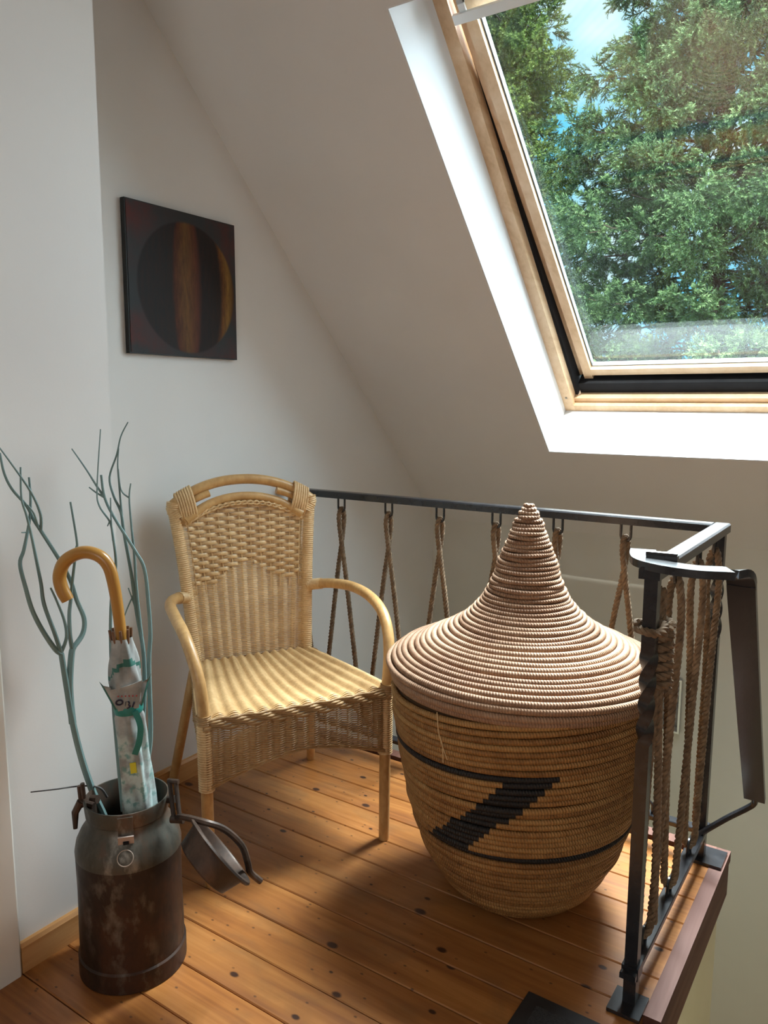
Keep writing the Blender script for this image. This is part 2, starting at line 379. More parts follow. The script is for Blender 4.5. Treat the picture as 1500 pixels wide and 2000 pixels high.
# ------------------------------------------------------------------ painting on the gable wall
def painting_mat():
    t = NT('painting_dark_oil'); tc = t.n('ShaderNodeTexCoord'); sp = t.n('ShaderNodeSeparateXYZ'); t.t.links.new(tc.outputs['Object'], sp.inputs[0])
    y, z = sp.outputs[1], sp.outputs[2]
    nz = t.noise(t.coords('Object', (1, 14, 3)), 6, 5, .65); nf = t.noise(t.coords('Object', (1,1,1)), 9, 4)
    yy = t.math('SUBTRACT', y, .012); zz = t.math('ADD', z, .010); r = .204
    d = t.math('SQRT', t.math('ADD', t.math('MULTIPLY', yy, yy), t.math('MULTIPLY', zz, zz)))
    chord = t.math('SQRT', t.math('MAXIMUM', t.math('SUBTRACT', r*r, t.math('MULTIPLY', zz, zz)), 1e-4))
    l = t.math('ADD', t.math('DIVIDE', yy, t.math('ADD', t.math('MULTIPLY', chord, .40), r*.60)), t.math('MULTIPLY', t.math('SUBTRACT', nz, .5), .10))
    l01 = t.math('ADD', t.math('MULTIPLY', l, .5), .5)
    band = t.ramp(l01, [(0,(.012,.013,.014)),(.33,(.016,.016,.016)),(.36,(.085,.024,.012)),(.47,(.17,.082,.024)),(.60,(.11,.032,.018)),(.64,(.012,.012,.013)),(.84,(.014,.012,.011)),(.88,(.15,.055,.012)),(.94,(.28,.15,.03)),(1,(.07,.03,.012))])
    band = t.mix(t.ramp(nz, [(.3, .65), (.7, 0.)]), band, (.03,.014,.010))
    rc = t.math('MULTIPLY', t.math('ABSOLUTE', t.math('MULTIPLY', y, z)), 26., clamp=True)
    bg = t.mix(t.math('MULTIPLY', rc, t.ramp(nf, [(.4,0.),(.65,1.)])), (.034,.037,.039), (.090,.026,.022))
    inside = t.ramp(t.math('SUBTRACT', d, r-.5), [(.498, 1.), (.502, 0.)])
    col = t.mix(inside, bg, band)
    t.bump(nz, .15, .002)
    return t.fin(col, .62, spec=.22)
pc = (GX+.018, 1.778, 1.672)
pt = thing('painting', 'square dark canvas painted with a black and bronze banded ball', 'painting', pc)
h = .2225; q = MB(); q.box((pc[0]-.018,pc[1]-h,pc[2]-h),(pc[0]+.004,pc[1]+h,pc[2]+h))
mk('canvas', MB().add(*[(lambda m: m)(None)] if False else ([(x-pc[0],y-pc[1],z-pc[2]) for x,y,z in q.v], q.f)), painting_mat(), pt, smooth=False)
q = MB(); e = .004
for a in (((pc[0]-.016,pc[1]-h-e,pc[2]-h-e),(pc[0]+.002,pc[1]+h+e,pc[2]-h)),((pc[0]-.016,pc[1]-h-e,pc[2]+h),(pc[0]+.002,pc[1]+h+e,pc[2]+h+e)),((pc[0]-.016,pc[1]-h-e,pc[2]-h),(pc[0]+.002,pc[1]-h,pc[2]+h)),((pc[0]-.016,pc[1]+h,pc[2]-h),(pc[0]+.002,pc[1]+h+e,pc[2]+h))): q.box(*a)
part('edge_strip', q, simple('black_canvas_edge', (.012,.012,.012), None, rough=.6), pt, False)

# small framed picture down on the stairwell wall
fp = thing('framed_picture', 'small dark picture in a silver frame on the stairwell wall behind the basket', 'picture', (-.89,KY-.001,0))
q = MB(); x0, x1, z0, z1, w = -1.05, -.733, -.128, .115, .008
for a in ((x0,x1,z0,z0+w),(x0,x1,z1-w,z1),(x0,x0+w,z0+w,z1-w),(x1-w,x1,z0+w,z1-w)): q.box((a[0],KY-.022,a[2]),(a[1],KY-.001,a[3]))
part('frame', q, simple('silver_frame', (.62,.63,.64), (.7,.7,.7), 30, .3, .7), fp, False)
q = MB(); q.box((x0+w,KY-.014,z0+w),(x1-w,KY-.002,z1-w)); part('picture_sheet', q, simple('dark_mottled_print', (.05,.045,.05), (.32,.29,.28), 28, .35), fp, False)

# ------------------------------------------------------------------ iron railing
PXr, YF, YR, RZ = -.407, 1.572, 2.24, .978
rail = thing('iron_railing', 'black wrought iron railing around the landing edge with twisted posts', 'railing', (PXr, YR, 0))
def bevel_bar(q, lo, hi, c=.004):
    """bar with chamfered long top edges, along its longest horizontal axis"""
    lo = np.array(lo); hi = np.array(hi)
    if hi[0]-lo[0] > hi[1]-lo[1]:
        pr = [(lo[1],lo[2]),(hi[1],lo[2]),(hi[1],hi[2]-c),(hi[1]-c,hi[2]),(lo[1]+c,hi[2]),(lo[1],hi[2]-c)]
        q.prism([(lo[0],y,z) for y, z in pr], (hi[0]-lo[0],0,0))
    else:
        pr = [(lo[0],lo[2]),(hi[0],lo[2]),(hi[0],hi[2]-c),(hi[0]-c,hi[2]),(lo[0]+c,hi[2]),(lo[0],hi[2]-c)]
        q.prism([(x,lo[1],z) for x, z in pr], (0,hi[1]-lo[1],0))
q = MB(); bevel_bar(q, (GX+.001,YR-.021,RZ-.024), (PXr-.021,YR+.021,RZ)); part('top_rail', q, M_iron, rail, False)
q = MB(); bevel_bar(q, (PXr-.021,YF-.03,RZ-.024), (PXr+.021,YR+.021,RZ)); part('top_rail', q, M_iron, rail, False)
q = MB(); bevel_bar(q, (GX+.001,YR-.017,.080), (PXr-.013,YR+.017,.094), .002); part('bottom_rail', q, M_iron, rail, False)
q = MB(); bevel_bar(q, (PXr-.017,YF-.035,.080), (PXr+.017,YR+.04,.094), .002); part('bottom_rail', q, M_iron, rail, False)
def post(x, y, z0, z1, tz0, tz1, turns=1.5, half=.0135):
    q = MB(); zs = [z0, tz0]+list(np.linspace(tz0, tz1, 40))[1:]+[z1]; vs = []; fs = []
    for z in zs:
        k = min(1, max(0, (z-tz0)/(tz1-tz0))); a = k*turns*PI; wob = 1-.10*math.sin(PI*k)
        for i in range(4):
            b_ = a+PI/4+i*PI/2; vs.append((x+half*1.414*wob*math.cos(b_), y+half*1.414*wob*math.sin(b_), z))
    for i in range(len(zs)-1):
        for j in range(4): fs.append((4*i+j, 4*i+(j+1)%4, 4*i+4+(j+1)%4, 4*i+4+j))
    fs += [(3,2,1,0), tuple(4*(len(zs)-1)+j for j in range(4))]
    return part('post', q.add(vs, fs), M_iron, rail, True, 30)
post(PXr, YF, .009, RZ-.024, .60, .80, 2.0)
post(PXr, YR, .009, RZ-.024, .66, .86, 2.0)
q = MB(); q.box((-.444,1.522,.0016),(-.374,1.600,.010)); part('base_plate', q, M_iron, rail, False)
q = MB(); q.box((PXr-.018,YF-.018,.072),(PXr+.018,YF+.018,.100)); part('post_collar', q, M_iron, rail, False)
q = MB(); q.box((-.424,2.203,.0016),(-.342,2.297,.010)); part('base_plate', q, M_iron, rail, False)
LXS = [-1.909+.2075*k for k in range(7)]
def uloop(c, d, up, w=.0145, L=.040, r=.0042):
    """U-shaped staple; c on the bar, opening along d, legs along up"""
    d = np.array(d, float); up = np.array(up, float); c = np.array(c, float)
    p = [c-d*w, c-d*w+up*(L-w)]+[c+up*(L-w)+w*(-math.cos(a)*d+math.sin(a)*up) for a in np.linspace(0, PI, 7)[1:-1]]+[c+d*w+up*(L-w), c+d*w]
    q = MB(); q.tube(p, r, 6); return part('rope_loop', q, M_iron, rail)
for x in LXS: uloop((x,YR,RZ-.024), (1,0,0), (0,0,-1), L=.050)
LOWX = [-1.909+.2075*(k-.5) for k in range(1, 8)]
for x in LOWX: uloop((x,YR,.094), (1,0,0), (0,0,1), L=.036)
SUY = [1.768, 1.985, 2.175]; SLY = [1.655, 1.875, 2.085]
for y in SUY: uloop((PXr,y,RZ-.024), (0,1,0), (0,0,-1), L=.050)
for y in SLY: uloop((PXr,y,.094), (0,1,0), (0,0,1), L=.040)
# sloping stair handrail: from the front post out over the stairwell and down
pts = smooth_path([(-.452,1.655,RZ+.008),(-.440,1.610,RZ+.006),(-.420,1.575,RZ+.004),(-.375,1.556,RZ+.002),(-.320,1.560,RZ),(-.272,1.578,RZ),(-.252,1.592,RZ-.004),(-.248,1.607,RZ-.022),(-.250,1.640,RZ-.064),(-.262,1.95,.545),(-.270,2.20,.242)], 5)
q = MB(); q.tube(pts, 1.0, 4, flat=None, up=None) if False else None
def flat_bar(q, P, wdir_fn, w, t):
    P = np.array(P); T = np.gradient(P, axis=0); T /= np.linalg.norm(T, axis=1)[:,None]; vs = []; fs = []
    for i, (p, tt) in enumerate(zip(P, T)):
        W = np.array(wdir_fn(i, p, tt), float); W -= tt*(W@tt); W /= np.linalg.norm(W); N_ = np.cross(tt, W)
        vs += [p+W*w/2+N_*t/2, p+W*w/2-N_*t/2, p-W*w/2-N_*t/2, p-W*w/2+N_*t/2]
    n = len(P)
    for i in range(n-1):
        for j in range(4): fs.append((4*i+j, 4*i+(j+1)%4, 4*i+4+(j+1)%4, 4*i+4+j))
    fs += [(3,2,1,0), tuple(4*(n-1)+j for j in range(4))]
    q.add(vs, fs)
q = MB(); flat_bar(q, pts, lambda i, p, tt: np.cross((0,0,1.), tt) if i < 27 else (1,0,0), .052, .016)
hr = part('stair_handrail', q, M_iron, rail, True, 35)
q = MB(); q.tube(smooth_path([(-.270,2.195,.248),(-.272,2.212,.222),(-.290,2.216,.200),(-.335,2.212,.160),(-.385,2.205,.112),(-.405,2.20,.092)], 5), .0085, 8); part('stay_rod', q, M_iron, rail)
q = MB(); q.obox((-.398,1.600,RZ+.012), ((1,.12,0),(-.12,1,0),(0,0,1)), (.030,.012,.007)); q.tube([(-.428,1.59,RZ+.020),(-.368,1.597,RZ+.020)], .006, 8); part('rail_clip', q, M_iron, rail)

# ------------------------------------------------------------------ ropes laced through the railing
M_rope = simple('brown_hemp_rope', (.125,.080,.046), (.255,.175,.105), 55, .85, bump=.4, bscale=500)
def rope(q, path, R=.0090, pitch=.038, n=5):
    P = resample(path, pitch/9); T = np.gradient(P, axis=0); T /= np.linalg.norm(T, axis=1)[:,None]+1e-9
    N_ = np.zeros_like(P); u = np.array([0.31,.5,.2]); u -= T[0]*(u@T[0]); N_[0] = u/np.linalg.norm(u)
    for i in range(1, len(P)):
        u = N_[i-1]-T[i]*(N_[i-1]@T[i]); N_[i] = u/np.linalg.norm(u)
    Bn = np.cross(T, N_); ph = np.arange(len(P))*2*PI/9
    for k in range(3):
        a = ph+k*2*PI/3
        q.tube(P+R*.50*(np.cos(a)[:,None]*N_+np.sin(a)[:,None]*Bn), R*.56, n)
zt, zb = RZ-.024-.050, .094+.028
long_rope = thing('lacing_rope', 'brown twisted rope laced in a zigzag along the long back run of the railing', 'rope', (LXS[3],YR,.0))
for k, x in enumerate(LXS):
    q = MB(); lo_l, lo_r = x-.10375, x+.10375
    if lo_l < GX+.02: lo_l = GX+.03
    p = [(lo_r-.004,YR-.010,zb), (x+.034,YR-.0105,.62), (x+.006,YR-.0105,zt-.10), (x-.004,YR-.0100,zt-.02), (x-.001,YR,zt+.012), (x+.004,YR+.0100,zt-.015), (x-.005,YR+.0105,zt-.10), (x-.034,YR+.0105,.62), (lo_l+.004,YR+.010,zb)]
    p = smooth_path(p, 8)
    rope(q, p)
    if k < 6: rope(q, [(lo_r-.012,YR-.010,zb+.03),(lo_r-.007,YR-.006,zb+.004),(lo_r,YR,zb-.006),(lo_r+.007,YR+.006,zb+.004),(lo_r+.012,YR+.010,zb+.03)])
    part('rope_strand', q, M_rope, long_rope)
short_rope = thing('lacing_rope', 'brown rope laced through the short side of the railing and bound in a coil', 'rope', (PXr,1.9,.0))
for k, y in enumerate(SUY):
    q = MB(); a, c = (SLY[k], SLY[k+1] if k < 2 else YR-.03)
    p = [(PXr+.010,a+.012,zb+.010),(PXr+.014,y-.035,.60),(PXr+.016,y-.004,zt-.10),(PXr+.012,y-.010,zt-.01),(PXr,y,zt+.014),(PXr-.013,y+.009,zt-.015),(PXr-.016,y+.010,zt-.10),(PXr-.012,y+.04,.60),(PXr-.010,c-.012,zb+.010)]
    rope(q, smooth_path(p, 8), .0092)
    rope(q, smooth_path([(PXr+.011,a+.013,zb+.03),(PXr+.009,a+.010,zb+.006),(PXr,a,zb-.008),(PXr-.010,a-.010,zb+.006),(PXr-.011,a-.013,zb+.03)], 5), .0092)
    part('rope_strand', q, M_rope, short_rope)
q = MB(); rope(q, smooth_path([(PXr-.010,SLY[0]-.012,zb+.010),(PXr-.004,1.628,.45),(PXr+.004,1.618,.70),(PXr,1.612,RZ-.05)], 8), .0092); part('rope_strand', q, M_rope, short_rope)
q = MB(); rope(q, smooth_path([(PXr+.016,SLY[0]+.016,zb+.020),(PXr+.014,1.652,.45),(PXr+.008,1.634,.70),(PXr+.004,1.640,RZ-.06)], 8), .0092); part('rope_strand', q, M_rope, short_rope)
q = MB(); hp = [(PXr+.004+.024*math.cos(a), 1.628+.024*math.sin(a), .70+.0205*a/(2*PI)) for a in np.linspace(0, 2*PI*7.5, 150)]; rope(q, hp, .0098); part('rope_coil', q, M_rope, short_rope)
q = MB(); hp = [(PXr+.024*math.cos(a)*(1.2 if math.cos(a) < 0 else 1), YF+.012+.030*math.sin(a), .835+.003*math.sin(2*a)+.011*a/(2*PI)) for a in np.linspace(0, 2*PI*1.6, 60)]; rope(q, hp, .0092); part('rope_knot', q, M_rope, short_rope)

# ------------------------------------------------------------------ coiled basket with peaked lid
def straw_mat(name, c0, c1, c2):
    t = NT(name); uv = t.n('ShaderNodeUVMap'); sp = t.n('ShaderNodeSeparateXYZ'); t.t.links.new(uv.outputs[0], sp.inputs[0])
    nz = t.noise(t.coords('Object', (1,1,1)), 7, 3); oi = t.n('ShaderNodeObjectInfo')
    u = t.math('ADD', t.math('MULTIPLY', sp.outputs[0], 2*PI/.0068), t.math('MULTIPLY', sp.outputs[1], 2.2))
    w = t.math('ADD', t.math('MULTIPLY', t.math('SINE', u), .5), .5)
    cell = t.noise(t.coords('Object', (1,1,2.)), 42, 2)
    g = t.math('ADD', t.math('MULTIPLY', nz, .45), t.math('ADD', t.math('MULTIPLY', cell, .40), t.math('MULTIPLY', oi.outputs['Random'], .22)))
    col = t.ramp(g, [(.36, c0), (.53, c1), (.70, c2)])
    col = t.mix(t.math('MULTIPLY', t.math('SUBTRACT', 1., w), .40), col, tuple(k*.45 for k in c0))
    t.bump(w, .8, .0022)
    return t.fin(col, .62)
M_straw = straw_mat('basket_body_straw', (.215,.095,.023), (.365,.180,.052), (.47,.262,.088))
M_black = straw_mat('basket_black_straw', (.004,.0035,.0035), (.008,.007,.007), (.014,.012,.012))
M_lid = straw_mat('basket_lid_straw', (.25,.128,.068), (.36,.205,.118), (.45,.285,.178))
BC = (-.793, 1.836)
AZ0 = math.radians(-66.8)
def ring(name, r, z, rad, mats, parent, black=None, n=132, m=8, flat=1.0, tilt=0., seed=0):
    """one coil: torus with UV = (arc length, section angle)"""
    rr = np.random.default_rng(seed); wob = rr.normal(0, 1, 6)*.0011
    vs = []; fs = []; mi = []
    A = [2*PI*i/n for i in range(n)]
    for a in A:
        dr = sum(wob[k]*math.sin((k+1)*a+k) for k in range(3)); dz = sum(wob[3+k]*math.sin((k+1)*a+2*k) for k in range(3))*.6
        dz += tilt*math.sin(a-AZ0)
        for j in range(m):
            b_ = 2*PI*j/m; q = r+dr+rad*math.cos(b_)
            vs.append((q*math.cos(a), q*math.sin(a), z+dz+rad*flat*math.sin(b_)))
    for i in range(n):
        az = math.degrees(((A[i]+PI/n-AZ0+PI) % (2*PI))-PI)
        blk = black is not None and black(az)
        for j in range(m):
            fs.append((i*m+j, ((i+1)%n)*m+j, ((i+1)%n)*m+(j+1)%m, i*m+(j+1)%m)); mi.append(1 if blk else 0)
    me = bpy.data.meshes.new(name); me.from_pydata(vs, [], fs)
    for q in mats: me.materials.append(q)
    me.polygons.foreach_set('material_index', mi); me.polygons.foreach_set('use_smooth', [True]*len(fs))
    uvl = me.uv_layers.new(name='UVMap'); uv = []
    for i in range(n):
        for j in range(m):
            u0, u1, v0, v1 = i/n*2*PI*r, (i+1)/n*2*PI*r, j/m*2*PI, (j+1)/m*2*PI
            uv += [u0,v0,u1,v0,u1,v1,u0,v1]
    uvl.data.foreach_set('uv', uv); me.update()
    o = bpy.data.objects.new(name, me); COL.objects.link(o); o.parent = parent
    return o
def walk_lid(prof):
    """coil centres up the lid, finer towards the peak"""
    P = np.array(prof); d = np.r_[0, np.cumsum(np.hypot(*np.diff(P, axis=0).T))]; t = .008; out = []
    while t < d[-1]-.002:
        r, z = float(np.interp(t, d, P[:,0])), float(np.interp(t, d, P[:,1])); p_ = float(np.interp(r, [.02,.12,.22], [.0108,.0118,.0168])); out.append((r, z, p_)); t += p_
    return out
def walk(prof, pitch):
    P = np.array(prof); d = np.r_[0, np.cumsum(np.hypot(*np.diff(P, axis=0).T))]; k = int(round(d[-1]/pitch)); t = (np.arange(k)+.5)*d[-1]/k
    return [(float(np.interp(s, d, P[:,0])), float(np.interp(s, d, P[:,1]))) for s in t], d[-1]/k
bk = thing('coiled_basket', 'large round coiled straw storage basket with a black zigzag band', 'basket', (*BC, 0))
bprof = [(.150,.004),(.184,.028),(.222,.075),(.253,.130),(.279,.200),(.303,.290),(.326,.416),(.343,.540),(.347,.596)]
DR = [(.225,-28),(.241,-26.3),(.29,-16.3),(.369,-1.9),(.399,3.1),(.423,7.8),(.473,15.2)]
DL = [(.217,-50),(.253,-45.4),(.321,-29.9),(.37,-19.1),(.413,-12.2),(.447,-7.1),(.473,-5)]
coils, pb = walk(bprof, .0161)
ztop = min((z for _, z in coils), key=lambda z: abs(z-.458)); zbot = min((z for _, z in coils), key=lambda z: abs(z-.237))
for k, (r, z) in enumerate(coils):
    blk = None
    if z == ztop: blk = lambda a: -180 < a < 15.2 and a > -150
    elif z == zbot: blk = lambda a: -50 < a < 150
    elif zbot < z < ztop:
        lo_ = np.interp(z, *zip(*DL)); hi_ = np.interp(z, *zip(*DR)); blk = lambda a, lo_=lo_, hi_=hi_: lo_ < a < hi_
    ring('coil', r-.004, z, pb*.505, (M_straw, M_black), bk, blk, tilt=.022*z/.46, seed=k)
q = MB(); q.lathe([(.001,.010),(.150,.010),(.180,.028)]+[(r-.010, z) for r, z in bprof[2:]], n=48); q2 = mk('inner_wall', q, simple('basket_core_fibre', (.07,.035,.012), None, rough=.9), bk)
lid = thing('basket_lid', 'tall pointed coiled straw lid on top of the round basket', 'lid', (*BC, .60))
lprof = [(.350,-.008),(.360,.010),(.366,.030),(.352,.046),(.318,.062),(.280,.079),(.235,.100),(.198,.121),(.165,.145),(.138,.170),(.116,.200),(.096,.240),(.080,.285),(.063,.330),(.046,.375),(.028,.415),(.015,.438),(.003,.449)]
lprof = [(r*.975, z) for r, z in lprof]
for k, (r, z, pl) in enumerate(walk_lid(lprof)): ring('coil', max(.002, r-.003), z, min(pl*.53, .004+.5*r), (M_lid,), lid, n=132 if r > .15 else 72, seed=100+k)
q = MB(); q.lathe([(max(.001, r-.010), z-.004) for r, z in lprof], n=48); mk('lid_core', q, simple('lid_core_fibre', (.12,.06,.03), None, rough=.9), lid)
q = MB(); q.tube(smooth_path([(-.845,1.470,.60),(-.842,1.474,.55),(-.834,1.478,.52),(-.832,1.479,.478)], 5), .0011, 4); q.tube([(-.838,1.476,.53),(-.818,1.474,.49)], .0009, 4)
part('loose_straw', q, simple('pale_straw', (.62,.47,.27), None, rough=.6), lid)

# ------------------------------------------------------------------ milk can
def can_mat(name, base, rust, pale):
    t = NT(name); v = t.coords('Object', (1,1,.55)); n1 = t.noise(v, 9, 6, .65); n2 = t.noise(v, 30, 5, .6)
    col = t.ramp(n1, [(.36, tuple(.55*k for k in base)), (.47, base), (.56, rust), (.68, base)])
    col = t.mix(t.math('MULTIPLY', t.ramp(n2, [(.50, 0.), (.66, .75)]), t.ramp(t.noise(v, 5, 3), [(.47, 0.), (.60, 1.)])), col, pale); t.bump(n2, .25, .002)
    m = t.fin(col, .5, .35); t.t.links.new(t.ramp(n2, [(.3, .62), (.75, .36)]), t.b.inputs['Roughness']); return m
M_can = can_mat('rusty_brown_metal', (.026,.014,.009), (.050,.020,.010), (.14,.12,.10))
M_neck = can_mat('grey_tarnished_metal', (.070,.066,.052), (.095,.060,.042), (.28,.27,.24))
M_rust = can_mat('dark_rusty_iron', (.040,.028,.022), (.080,.048,.034), (.14,.11,.09))
CC = (-1.417, 1.052, 0)
can = thing('milk_can', 'rusty old metal milk can holding an umbrella and teal branches', 'milk can', CC)
q = MB(); q.lathe([(.001,.020),(.112,.020),(.1165,.022),(.1165,.10),(.1150,.20),(.1165,.285),(.1155,.292)], CC, 64); part('body', q, M_can, can)
q = MB(); q.lathe([(.1155,.002),(.1205,.002),(.1205,.046),(.1165,.050)], CC, 64); part('base_ring', q, M_can, can)
q = MB(); q.lathe([(.1168,.286),(.1172,.296),(.1130,.318),(.1035,.338),(.0935,.352),(.0890,.362),(.0885,.372)], CC, 64); part('shoulder', q, M_neck, can)
q = MB(); q.lathe([(.0880,.372),(.0905,.374),(.0925,.392),(.0935,.404),(.0925,.410),(.0895,.410),(.0880,.404),(.0855,.375),(.0850,.350),(.095,.330),(.108,.30),(.108,.04),(.001,.03)], CC, 64); part('neck', q, M_neck, can)
def around(az, r, z): return np.array([CC[0]+r*math.cos(az), CC[1]+r*math.sin(az), z])
fz = math.atan2(-CC[1], -CC[0])-.06
n_ = np.array([math.cos(fz), math.sin(fz), 0]); t_ = np.array([-n_[1], n_[0], 0])
q = MB(); q.obox(around(fz, .0945, .385), (t_, (0,0,1), n_), (.016,.020,.0015)); pl_ = part('latch_plate', q, M_neck, can)
tl = np.array([0,0,1])*.93+n_*.36; tl /= np.linalg.norm(tl)
q = MB(); q.obox(around(fz, .0985, .352), (t_, tl, np.cross(t_, tl)), (.0165,.015,.0015)); q.obox(around(fz, .102, .350), (t_, tl, np.cross(t_, tl)), (.006,.0035,.0018), 1)
part('latch_tongue', q, [simple('pale_worn_metal', (.36,.27,.23), (.44,.35,.30), 40, .55), M_seal], can)
nn = n_*.52+np.array([0,0,1])*.85; nn /= np.linalg.norm(nn); up2 = np.cross(nn, t_)
q = MB(); nn = n_*.903+np.array([0,0,1])*.429; c_ = around(fz-.02, .1128, .3215); q.tube([c_+.0165*(math.cos(a)*t_+math.sin(a)*np.cross(t_, nn)) for a in np.linspace(0, 2*PI, 25)[:-1]], .0011, 5, closed=True); part('round_stamp', q, simple('pale_scratch', (.34,.27,.22), None, rough=.6), can)
# left clamp
q = MB()
q.tube([(-1.500,1.010,.392),(-1.478,1.018,.395)], .010, 8); q.tube([(-1.496,.985,.437),(-1.494,.986,.405),(-1.496,.988,.385)], .0055, 8); q.tube([(-1.484,.985,.446),(-1.484,.987,.410)], .005, 8)
q.tube([(-1.490,.983,.402),(-1.502,.975,.375),(-1.500,.972,.338)], [.009,.0085,.005], 8)
q.tube([(-1.494,.985,.398),(-1.465,.998,.392)], .008, 8); part('clamp', q, M_rust, can)
# right hinge links
q = MB()
q.tube([(-1.338,1.103,.400),(-1.318,1.108,.405)], .009, 8)
for dx in (-.007, .007):
    d_ = np.array([dx, dx*.4, 0]); q.tube(np.array([(-1.322,1.105,.452),(-1.316,1.102,.430),(-1.300,1.092,.400),(-1.288,1.085,.378)])+d_, .0050, 8)
q.tube([(-1.302,1.080,.374),(-1.274,1.092,.376)], .0085, 10); q.tube([(-1.332,1.100,.448),(-1.308,1.110,.448)], .006, 8)
part('hinge', q, M_rust, can)
# lid hanging from the hinge
ln = np.array([0.377, 0.718, 0.586]); ln /= np.linalg.norm(ln); lc = np.array([-1.180,1.106,.325])
lx = np.cross(ln, (0,0,1.)); lx /= np.linalg.norm(lx); ly = np.cross(ln, lx); AXS = (lx, ly, ln)
q = MB(); q.lathe([(.001,-.050),(.060,-.050),(.070,-.046),(.080,-.006),(.082,.0),(.094,.000),(.0965,.004),(.094,.008),(.082,.008),(.078,.004),(.066,-.040),(.001,-.044)], lc, 48, axes=AXS)
ld = part('can_lid', q, M_rust, can)
dn = np.cross(lx, ln); dn = dn if dn[2] < 0 else -dn      # down the lid's face
hp = smooth_path([np.array([-1.288,1.086,.378]), np.array([-1.262,1.080,.392]) , lc-dn*.078+ln*.022, lc-dn*.030+ln*.040, lc+dn*.03+ln*.042, lc+dn*.075+ln*.026, lc+dn*.098+ln*.016, lc+dn*.135+ln*.018], 6)
q = MB(); q.tube(hp, [.0075]*len(hp), 8, flat=(1,1)); sub('lid_handle', q, M_rust, ld)

# ------------------------------------------------------------------ umbrella in the can
Up = [[-1.497,.982,.869],[-1.506,.975,.895],[-1.509,.973,.923],[-1.5,.979,.952],[-1.48,.992,.97],[-1.457,1.008,.976],[-1.434,1.023,.967],[-1.42,1.033,.946],[-1.413,1.038,.912],[-1.408,1.042,.861],[-1.404,1.046,.791],[-1.396,1.052,.685],[-1.382,1.063,.406],[-1.378,1.065,.306]]
um = thing('umbrella', 'folded grey and green umbrella with a curved wooden crook handle', 'umbrella', Up[-1])
M_crook = simple('varnished_crook_wood', (.36,.165,.030), (.48,.245,.055), 9, .28, stretch=(1,1,.4))
hp = smooth_path(Up[:12], 6); q = MB(); rr_ = np.interp(np.linspace(0,1,len(hp)), [0,.05,.55,1], [.0135,.0145,.0140,.0120]); q.tube(hp, rr_, 14); part('crook_handle', q, M_crook, um)
ax0, ax1 = np.array([-1.4045,1.0455,.795]), np.array([-1.380,1.064,.285]); ad = (ax1-ax0)/np.linalg.norm(ax1-ax0)
ux = np.cross(ad, (.4,-.9,.1)); ux /= np.linalg.norm(ux); uy = np.cross(ad, ux); AL = np.linalg.norm(ax1-ax0)
vdir = np.array([.79,-.58,.12]); vdir -= ad*(vdir@ad); vdir /= np.linalg.norm(vdir); rdir = np.cross(vdir, ad); rdir = rdir if rdir@np.array([.83,.56,0]) > 0 else -rdir
def canopy_mat():
    t = NT('umbrella_cloth'); v = t.coords('Object', (1,1,1)); n1 = t.noise(v, 22, 3); n2 = t.noise(v, 55, 3)
    sp = t.n('ShaderNodeSeparateXYZ'); t.t.links.new(t.n('ShaderNodeNewGeometry').outputs['Position'], sp.inputs[0])
    col = t.ramp(n1, [(.30,(.18,.20,.19)),(.55,(.31,.32,.31)),(.75,(.43,.45,.44))])
    low = t.ramp(sp.outputs[2], [(.54, 1.), (.60, 0.)])
    col = t.mix(t.math('MULTIPLY', low, t.ramp(n1, [(.42,0.),(.56,.85)])), col, (.44,.56,.54))
    col = t.mix(t.math('MULTIPLY', low, t.ramp(n2, [(.54,0.),(.66,.8)])), col, (.10,.25,.23))
    return t.fin(col, .6)
M_cloth = canopy_mat(); M_green = simple('green_hem', (.018,.105,.082), (.030,.145,.115), 30, .6); M_strap = simple('teal_strap', (.010,.16,.135), (.016,.21,.175), 30, .5)
q = MB(); ts = np.linspace(.02, 1, 60); vs = []; fs = []; NA = 40
for t0 in ts:
    R0 = np.interp(t0, [.02,.06,.14,.22,.30,.335,.37,.45,.60,.75,1.0], [.021,.024,.030,.034,.031,.026,.029,.031,.032,.034,.036])
    tw = 3.2*t0 if t0 < .34 else 3.2*.34+1.2*(t0-.34)
    for i in range(NA):
        a = 2*PI*i/NA; ru = R0*(1+.13*math.sin(5*(a+tw))*(1 if abs(t0-.335) > .02 else .4)+.06*math.sin(9*(a-.6*tw)))
        vs.append(ax0+ad*(t0*AL)+ux*(ru*math.cos(a))+uy*(ru*math.sin(a)))
mi = []
for i in range(len(ts)-1):
    for j in range(NA): fs.append((i*NA+j, i*NA+(j+1)%NA, (i+1)*NA+(j+1)%NA, (i+1)*NA+j))
q.add(vs, fs)
for i in range(len(ts)-1):
    for j in range(NA):
        ph = (j/NA+3.2*ts[i]/2.2) % 1.
        q.m[i*NA+j] = 1 if (ts[i] < .25 and (abs(ts[i]-.165-.055*math.cos(2*PI*(j/NA-.10))) < .012)) else 0
part('canopy', q, [M_cloth, M_green], um, True, 60)
